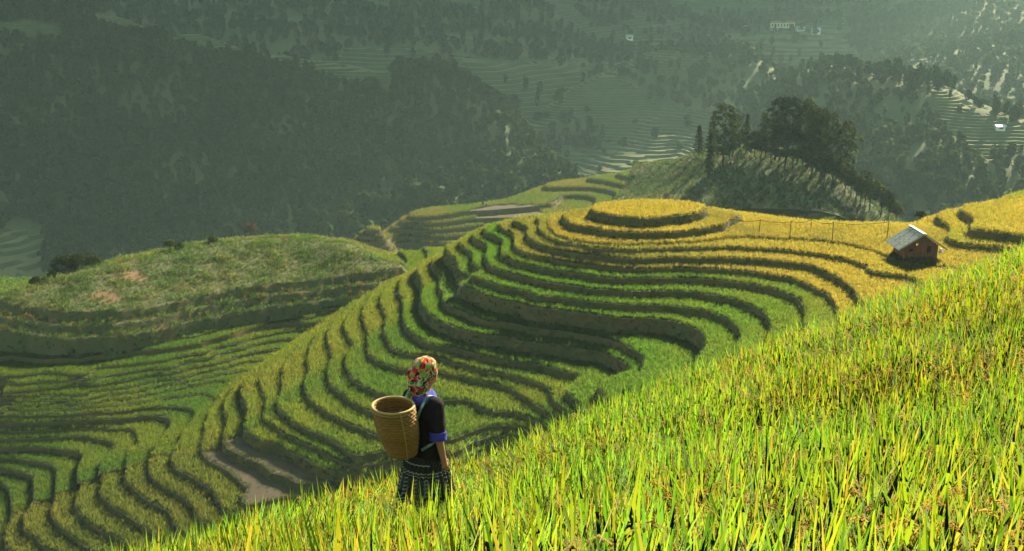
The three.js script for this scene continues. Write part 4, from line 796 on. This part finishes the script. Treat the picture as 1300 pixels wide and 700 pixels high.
{
  const w = thing('person', 'woman in dark jacket, bright headscarf and pleated skirt standing in the near rice', 'person', WOMAN.toArray(), TURN);
  const SK = [0.36, 0.19, 0.115];
  // right arm hangs, left arm bends forward a little
  const J = { shR: V3(0.155, 1.24, 0), elR: V3(0.2, 0.99, 0.03), wrR: V3(0.205, 0.765, -0.02), shL: V3(-0.155, 1.24, 0), elL: V3(-0.2, 0.99, 0.0), wrL: V3(-0.17, 0.8, -0.13) };
  const headC = V3(0, 1.475, -0.045);
  const bodySdf = (p) => {
    let d = ellip(p, headC, V3(0.076, 0.108, 0.094));
    d = smin(d, ellip(p, V3(0, 1.425, -0.095), V3(0.05, 0.06, 0.045)), 0.03); // jaw
    d = smin(d, capsule(p, V3(0, 1.26, 0), V3(0, 1.39, -0.025), 0.056, 0.05), 0.03);
    let torso = ellip(p, V3(0, 1.12, 0), V3(0.155, 0.2, 0.1)); torso = smin(torso, ellip(p, V3(0, 0.8, 0), V3(0.15, 0.2, 0.105)), 0.08); d = smin(d, torso, 0.05);
    for (const s of ['R', 'L']) { d = smin(d, capsule(p, J['sh' + s], J['el' + s], 0.05, 0.039), 0.03); d = smin(d, capsule(p, J['el' + s], J['wr' + s], 0.038, 0.026), 0.015); }
    for (const s of [-1, 1]) { d = smin(d, capsule(p, V3(s * 0.08, 0.75, 0), V3(s * 0.085, 0.42, -0.01), 0.085, 0.055), 0.03); d = smin(d, capsule(p, V3(s * 0.085, 0.42, -0.01), V3(s * 0.09, 0.08, 0.015), 0.052, 0.034), 0.02); d = smin(d, capsule(p, V3(s * 0.09, 0.035, 0.03), V3(s * 0.1, 0.03, -0.14), 0.035, 0.03), 0.02); }
    return d;
  };
  // the face and the hands on finer grids
  const hand = (wr, dir, s) => { // palm with four fingers and a thumb, loosely curled
    const f = dir.clone().normalize(), side = V3(0, 0, -1).addScaledVector(f, f.z).normalize(), palm = V3(s, 0, 0), P = (a, b, c) => wr.clone().addScaledVector(f, a).addScaledVector(side, b).addScaledVector(palm, -c), bones = [[P(0, 0, 0), P(0.075, 0, 0.004), 0.024, 0.028]];
    [[0.027, 0.085, 0.9], [0.009, 0.092, 1], [-0.009, 0.088, 0.95], [-0.026, 0.078, 0.75]].forEach(([o, a, l]) => { const k0 = P(a - 0.01, o, 0.002), k1 = P(a + 0.034 * l, o * 1.1, 0.012), k2 = P(a + 0.055 * l, o * 1.1, 0.03), k3 = P(a + 0.062 * l, o * 1.1, 0.05); bones.push([k0, k1, 0.0095, 0.009], [k1, k2, 0.009, 0.0083], [k2, k3, 0.0083, 0.0072]); });
    bones.push([P(0.025, 0.02, 0.004), P(0.055, 0.042, 0.014), 0.013, 0.0105], [P(0.055, 0.042, 0.014), P(0.082, 0.046, 0.03), 0.0105, 0.0085]);
    return (p) => { let d = 9; bones.forEach(([a, b, ra, rb], i) => { d = i ? smin(d, capsule(p, a, b, ra, rb), 0.006) : capsule(p, a, b, ra, rb); }); return smin(d, capsule(p, wr.clone().addScaledVector(f, -0.03), wr, 0.027, 0.025), 0.01); };
  };
  const handR = hand(J.wrR, J.wrR.clone().sub(J.elR), 1), handL = hand(J.wrL, J.wrL.clone().sub(J.elL), -1);
  const face = (p) => {
    let d = bodySdf(p);
    d = smin(d, capsule(p, V3(0, 1.49, -0.13), V3(0, 1.452, -0.152), 0.009, 0.014), 0.014); // nose
    for (const s of [-1, 1]) { d = smin(d, ellip(p, V3(s * 0.076, 1.47, -0.03), V3(0.012, 0.03, 0.02)), 0.008); d = smax(d, -ellip(p, V3(s * 0.032, 1.492, -0.142), V3(0.016, 0.01, 0.016)), 0.01); d = smin(d, ellip(p, V3(s * 0.032, 1.49, -0.126), V3(0.013, 0.011, 0.012)), 0.003); }
    d = smin(d, ellip(p, V3(0, 1.418, -0.135), V3(0.024, 0.009, 0.012)), 0.01);
    return d;
  };
  const skinTone = (x, y, z) => { const n = 1 + 0.12 * fbm(x * 18, y * 18, z * 18, 2); if (y < 0.4) return [0.02, 0.02, 0.025]; if (Math.hypot(x, (y - 1.418) * 2.2) < 0.026 && z < -0.12) return [0.32, 0.12, 0.09]; for (const s of [-1, 1]) if (Math.hypot(x - s * 0.032, (y - 1.491) * 1.5) < 0.013 && z < -0.12) return [0.03, 0.02, 0.015]; return SK.map((c) => c * n); };
  const parts = [skin((p) => Math.max(bodySdf(p), p.y - 1.36), V3(0, 0.68, 0), 0.8, 128, skinTone), skin((p) => Math.max(face(p), 1.34 - p.y), V3(0, 1.47, -0.03), 0.17, 72, skinTone)];
  for (const [h, c] of [[handR, J.wrR], [handL, J.wrL]]) { const f = V3(c.x, c.y - 0.07, c.z - 0.01); parts.push(skin(h, f, 0.13, 72, skinTone)); }
  mesh('body', mergeGeometries(parts), skinMat, w);
  // jacket
  const sleeveEnd = (s) => J['sh' + s].clone().lerp(J['el' + s], 1.12);
  const jacketSdf = (p) => {
    let d = ellip(p, V3(0, 1.13, 0.0), V3(0.18, 0.215, 0.13)); d = smin(d, ellip(p, V3(0, 0.82, 0), V3(0.18, 0.25, 0.145)), 0.1); d = Math.max(d, 0.68 + 0.015 * Math.sin(p.x * 30) - p.y);
    for (const s of ['R', 'L']) { const a = J['sh' + s], e = sleeveEnd(s), ax = e.clone().sub(a).normalize(); d = smin(d, Math.max(capsule(p, a, e, 0.066, 0.064), p.clone().sub(e).dot(ax)), 0.045); }
    d += 0.006 * Math.sin(p.y * 34 + p.x * 22 + 3 * noise(p.x * 9, p.y * 9, p.z * 9)) * sstep(1.25, 0.9, p.y);
    d += 0.004 * fbm(p.x * 14, p.y * 9, p.z * 14, 2);
    return Math.max(d, p.y - 1.335);
  };
  mesh('jacket', skin(jacketSdf, V3(0, 1.0, 0), 0.4, 104, (x, y, z) => { const n = 1 + 0.4 * fbm(x * 25, y * 25, z * 25, 2); return [0.016 * n, 0.012 * n, 0.017 * n]; }), clothMat, w);
  const BLUE = [0.045, 0.045, 0.34];
  for (const s of ['R', 'L']) { const a = J['sh' + s], e = sleeveEnd(s), ax = e.clone().sub(a).normalize(), c0 = e.clone().addScaledVector(ax, -0.065), c1 = e.clone().addScaledVector(ax, 0.006); mesh('cuff', skin((p) => { const t = p.clone().sub(c0).dot(ax); return Math.max(capsule(p, a, c1, 0.071, 0.073) + 0.003 * fbm(p.x * 30, p.y * 30, p.z * 30, 2), -t, t - 0.071); }, c0.clone().lerp(c1, 0.5), 0.12, 56, (x, y, z) => { const n = 1 + 0.3 * fbm(x * 40, y * 40, z * 40, 2); return BLUE.map((c) => c * n); }), clothMat, w); }
  mesh('collar', skin((p) => { const d = Math.abs(ellip(p, V3(0, 1.27, 0.005), V3(0.118, 0.085, 0.1))) - 0.012; return Math.max(d, 1.262 - 0.3 * Math.max(0, p.z) - p.y, p.y - 1.335, capsule(p, V3(0, 1.3, -0.05), V3(0, 1.2, -0.2), 0.02, 0.05) * -1); }, V3(0, 1.28, 0), 0.15, 64, (x, y, z) => (noise(x * 60, y * 60, z * 60) > 0.25 ? [0.12, 0.1, 0.42] : [0.06, 0.055, 0.36])), clothMat, w);
  // headscarf: bright printed cloth wound round the head, ends falling on the nape
  const scarfSdf = (p) => {
    let d = ellip(p, V3(0, 1.5, -0.03), V3(0.096, 0.114, 0.114)); d = smin(d, ellip(p, V3(0.01, 1.4, 0.05), V3(0.08, 0.125, 0.062)), 0.05); d = smin(d, ellip(p, V3(-0.03, 1.5, 0.085), V3(0.055, 0.05, 0.045)), 0.03); d = smin(d, capsule(p, V3(-0.02, 1.42, 0.1), V3(-0.035, 1.28, 0.115), 0.036, 0.03), 0.03);
    d = smin(d, ellip(p, V3(0, 1.575, -0.02), V3(0.085, 0.045, 0.1)), 0.04);
    d += 0.006 * fbm(p.x * 20 + p.y * 14, p.y * 16, p.z * 20, 2);
    d = smax(d, -ellip(p, V3(0, 1.445, -0.15), V3(0.078, 0.088, 0.1)), 0.012);
    return smax(d, -(ellip(p, headC, V3(0.078, 0.11, 0.096))), 0.004);
  };
  const scarfTone = (x, y, z) => {
    const a = Math.atan2(x, z + 0.03) * 1.5, u = a * 1.5 + y * 7, v = y * 24 - a * 1.2, n = fbm(a * 1.5, y * 15, 3, 2), m = fbm(a * 2.3 + 9, y * 22, 5, 2), st = Math.sin(u * 2.2 + n * 3) * Math.sin(v + n * 2);
    const low = y < 1.5 - 0.1 * z;
    if (Math.abs(st) < 0.1) return [0.42, 0.4, 0.3];
    if (m > 0.25) return [0.02, 0.02, 0.02];
    if (n > 0.15) return low ? [0.03, 0.17, 0.04] : [0.16, 0.3, 0.05];
    if (n < -0.08) return [0.45, 0.02, 0.03];
    if (m < -0.25) return [0.5, 0.14, 0.2];
    return low ? [0.16, 0.02, 0.02] : [0.34, 0.2, 0.06];
  };
  mesh('headscarf', skin(scarfSdf, V3(0, 1.46, 0.01), 0.22, 116, scarfTone), clothMat, w);
  // pleated skirt with printed bands
  {
    const g = new GB(), R = 288, H = 72, y0 = 0.78, y1 = 0.36, pleats = 30;
    for (let j = 0; j <= H; j++) for (let i = 0; i <= R; i++) {
      const t = j / H, a = (i / R) * Math.PI * 2, y = mix(y0, y1, t) + 0.012 * Math.sin(a * 3 + 1) * t, r = mix(0.16, 0.262, Math.pow(t, 0.8)) + (0.004 + 0.014 * t) * Math.sin(a * pleats + 0.6 * Math.sin(a * 5)) + 0.012 * t * Math.sin(a * 4 + 2), x = Math.sin(a) * r * 1.02, z = Math.cos(a) * r * 0.92;
      const h = (y - y1) / (y0 - y1), band = (b, wd) => Math.abs(h - b) < wd, dash = Math.sin(a * pleats * 2) > 0.1, n = fbm(a * 30, h * 40, 2, 2);
      let c = [0.026, 0.025, 0.03];
      if (band(0.06, 0.012) || band(0.12, 0.01) || band(0.62, 0.009) || band(0.68, 0.01)) c = dash ? [0.36, 0.36, 0.34] : [0.16, 0.16, 0.16];
      else if (h > 0.2 && h < 0.56) { const u = (a * 14) / Math.PI, q = u - Math.floor(u), fr = (h - 0.2) / 0.36; if (Math.abs(q - 0.5) < 0.3 && (Math.sin(fr * 28) > 0.25 || Math.abs(q - 0.5) > 0.25) && Math.floor(u) % 2) c = [0.27, 0.27, 0.27]; else if (n > 0.15) c = [0.1, 0.1, 0.11]; } else if (band(0.85, 0.006)) c = [0.4, 0.4, 0.38];
      g.v(x, y, z, 0, 1, 0, ...c);
    }
    for (let j = 0; j < H; j++) for (let i = 0; i < R; i++) { const a = j * (R + 1) + i; g.tri(a, a + R + 1, a + 1); g.tri(a + 1, a + R + 1, a + R + 2); }
    mesh('skirt', g.geo(false), clothMat, w);
  }
}
// ---------------------------------------------------------------- woven basket on her back
{
  const b = thing('back_basket', 'tall round woven bamboo basket carried on the woman\'s back', 'basket', WOMAN.toArray(), TURN);
  const C = V3(-0.02, 0.83, 0.235), H = 0.47, prof = (t) => mix(0.115, 0.176, Math.pow(t, 0.75)) + 0.02 * Math.sin(Math.PI * t), leanZ = 0.09;
  const at_ = (a, t, r) => V3(C.x + Math.sin(a) * r, C.y + t * H, C.z + Math.cos(a) * r * 0.96 + leanZ * t);
  const straw = (row, k) => { const n = 1 + 0.28 * Math.sin(row * 12.9 + Math.sin(row * 3.1) * 9) * 0.6 + 0.22 * noise(k * 0.9, row * 1.7, 4); return [0.2 * n, 0.1 * n, 0.022 * n]; };
  const weave = (inner) => {
    const g = new GB(), rows = 19, per = 6, R = 240, st = 20, J = rows * per;
    for (let j = 0; j <= J; j++) for (let i = 0; i <= R; i++) {
      const t = j / J, a = (i / R) * Math.PI * 2, row = Math.min(rows - 1, Math.floor((j + 0.001) / per)), across = j / per - row, over = Math.sin(a * st + (row % 2) * Math.PI), puff = Math.sin(Math.PI * clamp(across, 0, 1)), r = prof(t) + (0.003 * over + 0.0075) * puff * (inner ? -0.8 : 1) - (inner ? 0.009 : 0), p = at_(a, t, r), c = straw(row, i * 0.1), k = inner ? 1 : 1;
      g.v(p.x, p.y, p.z, 0, 1, 0, c[0] * k, c[1] * k, c[2] * k);
    }
    for (let j = 0; j < J; j++) for (let i = 0; i < R; i++) { const a = j * (R + 1) + i, q = [a, a + 1, a + R + 1, a + R + 2]; g.tri(q[0], q[1], q[2]); g.tri(q[1], q[3], q[2]); }
    return g.geo(false);
  };
  const strawMat = new THREE.MeshStandardMaterial({ color: 0xffffff, vertexColors: true, roughness: 0.75, side: THREE.DoubleSide });
  mesh('woven_wall', weave(false), strawMat, b); mesh('woven_lining', weave(true), strawMat, b);
  { const g = new THREE.CircleGeometry(0.112, 32); g.rotateX(-Math.PI / 2); g.translate(C.x, C.y + 0.01, C.z); mesh('bottom', g, std(0.2, 0.13, 0.05, 0.9, { side: THREE.DoubleSide }), b); }
  const rimPts = []; for (let i = 0; i < 48; i++) rimPts.push(at_((i / 48) * Math.PI * 2, 1.0, prof(1) - 0.001)); 
  const rim = mesh('rim', new THREE.TubeGeometry(new THREE.CatmullRomCurve3(rimPts, true), 120, 0.0115, 8, true), std(0.33, 0.22, 0.09, 0.7), b);
  for (const dy of [-0.024]) { const q = rimPts.map((p) => V3(C.x + (p.x - C.x) * 1.012, p.y + dy, p.z + (p.z - C.z - leanZ) * 0.012)); mesh('rim_binding', new THREE.TubeGeometry(new THREE.CatmullRomCurve3(q, true), 120, 0.006, 6, true), std(0.3, 0.19, 0.08, 0.8), rim); }
  // corner ribs
  for (let k = 0; k < 4; k++) { const pts = []; for (let i = 0; i <= 8; i++) pts.push(at_(Math.PI / 4 + (k * Math.PI) / 2 + 0.35, i / 8, prof(i / 8) + 0.006)); mesh('rib', new THREE.TubeGeometry(new THREE.CatmullRomCurve3(pts), 16, 0.006, 6), std(0.3, 0.2, 0.08, 0.8), b); }
  // carrying straps over the shoulders
  for (const s of [-1, 1]) {
    const path = new THREE.CatmullRomCurve3([V3(s * 0.1, 1.12, 0.2), V3(s * 0.105, 1.25, 0.12), V3(s * 0.105, 1.325, 0.04), V3(s * 0.105, 1.275, -0.06), V3(s * 0.115, 1.14, -0.118), V3(s * 0.15, 1.0, -0.075), V3(s * 0.165, 0.93, 0.03), V3(s * 0.12, 0.87, 0.15)]);
    const g = new GB(), n = 40; let prev = null;
    for (let i = 0; i <= n; i++) { const p = path.getPoint(i / n), t = path.getTangent(i / n), out = V3(p.x * 0.3, 0.4 + (p.y - 1.05), p.z).normalize(), sd = t.clone().cross(out).normalize().multiplyScalar(0.0135), c = Math.floor(i / 2) % 3 ? [0.12, 0.2, 0.19] : [0.34, 0.38, 0.34], o = out.multiplyScalar(0.006), A = g.v(p.x + sd.x + o.x, p.y + sd.y + o.y, p.z + sd.z + o.z, 0, 1, 0, ...c), B = g.v(p.x - sd.x + o.x, p.y - sd.y + o.y, p.z - sd.z + o.z, 0, 1, 0, ...c), A2 = g.v(p.x + sd.x, p.y + sd.y, p.z + sd.z, 0, 1, 0, ...c), B2 = g.v(p.x - sd.x, p.y - sd.y, p.z - sd.z, 0, 1, 0, ...c); if (prev) { for (const [m, q] of [[0, 1], [1, 3], [3, 2], [2, 0]]) { const cur = [A, B, A2, B2]; g.tri(prev[m], prev[q], cur[q]); g.tri(prev[m], cur[q], cur[m]); } } prev = [A, B, A2, B2]; }
    mesh('strap', g.geo(false), clothMat, b);
  }
}
// ---------------------------------------------------------------- two farmers far off on the bare plot
for (const [px, py, label, top, legs, turn] of [[613, 263, 'far farmer in dark clothes on the bare plot of the shaded spur', [0.03, 0.03, 0.04], [0.02, 0.02, 0.03], 0.6], [617.5, 263, 'far farmer with a pale top on the bare plot of the shaded spur', [0.55, 0.52, 0.5], [0.03, 0.03, 0.04], -0.4]]) {
  const p = footOn({ at: (x, z) => yD(Math.ceil(dField.at(x, z))) - 0.6 }, px, py, 240, 290), o = thing('person', label, 'person', p.toArray(), turn);
  const sdf = (q) => {
    let d = ellip(q, V3(0, 1.5, -0.02), V3(0.09, 0.12, 0.1)); d = smin(d, capsule(q, V3(0, 1.3, 0), V3(0, 1.42, 0), 0.06, 0.055), 0.03); d = smin(d, ellip(q, V3(0, 1.08, 0), V3(0.2, 0.28, 0.13)), 0.05); d = smin(d, ellip(q, V3(0, 0.82, 0), V3(0.17, 0.16, 0.13)), 0.06);
    for (const s of [-1, 1]) { d = smin(d, capsule(q, V3(s * 0.19, 1.25, 0), V3(s * 0.25, 1.0, -0.02), 0.06, 0.045), 0.03); d = smin(d, capsule(q, V3(s * 0.25, 1.0, -0.02), V3(s * 0.2, 0.82, -0.18), 0.045, 0.035), 0.02); d = smin(d, capsule(q, V3(s * 0.09, 0.8, 0), V3(s * 0.11, 0.42, -0.02 * s), 0.095, 0.065), 0.03); d = smin(d, capsule(q, V3(s * 0.11, 0.42, -0.02 * s), V3(s * 0.12, 0.05, 0.03), 0.06, 0.045), 0.02); d = smin(d, capsule(q, V3(s * 0.12, 0.04, 0.03), V3(s * 0.13, 0.035, -0.12), 0.045, 0.035), 0.02); }
    return d;
  };
  mesh('body', skin(sdf, V3(0, 0.8, 0), 0.9, 64, (x, y, z) => (y > 1.55 || (y > 1.42 && z > 0.02) ? [0.03, 0.025, 0.02] : y > 1.36 || z < -0.16 ? [0.36, 0.2, 0.12] : y > 0.8 ? top : legs)), clothMat, o);
}
renderer.render(scene, camera);
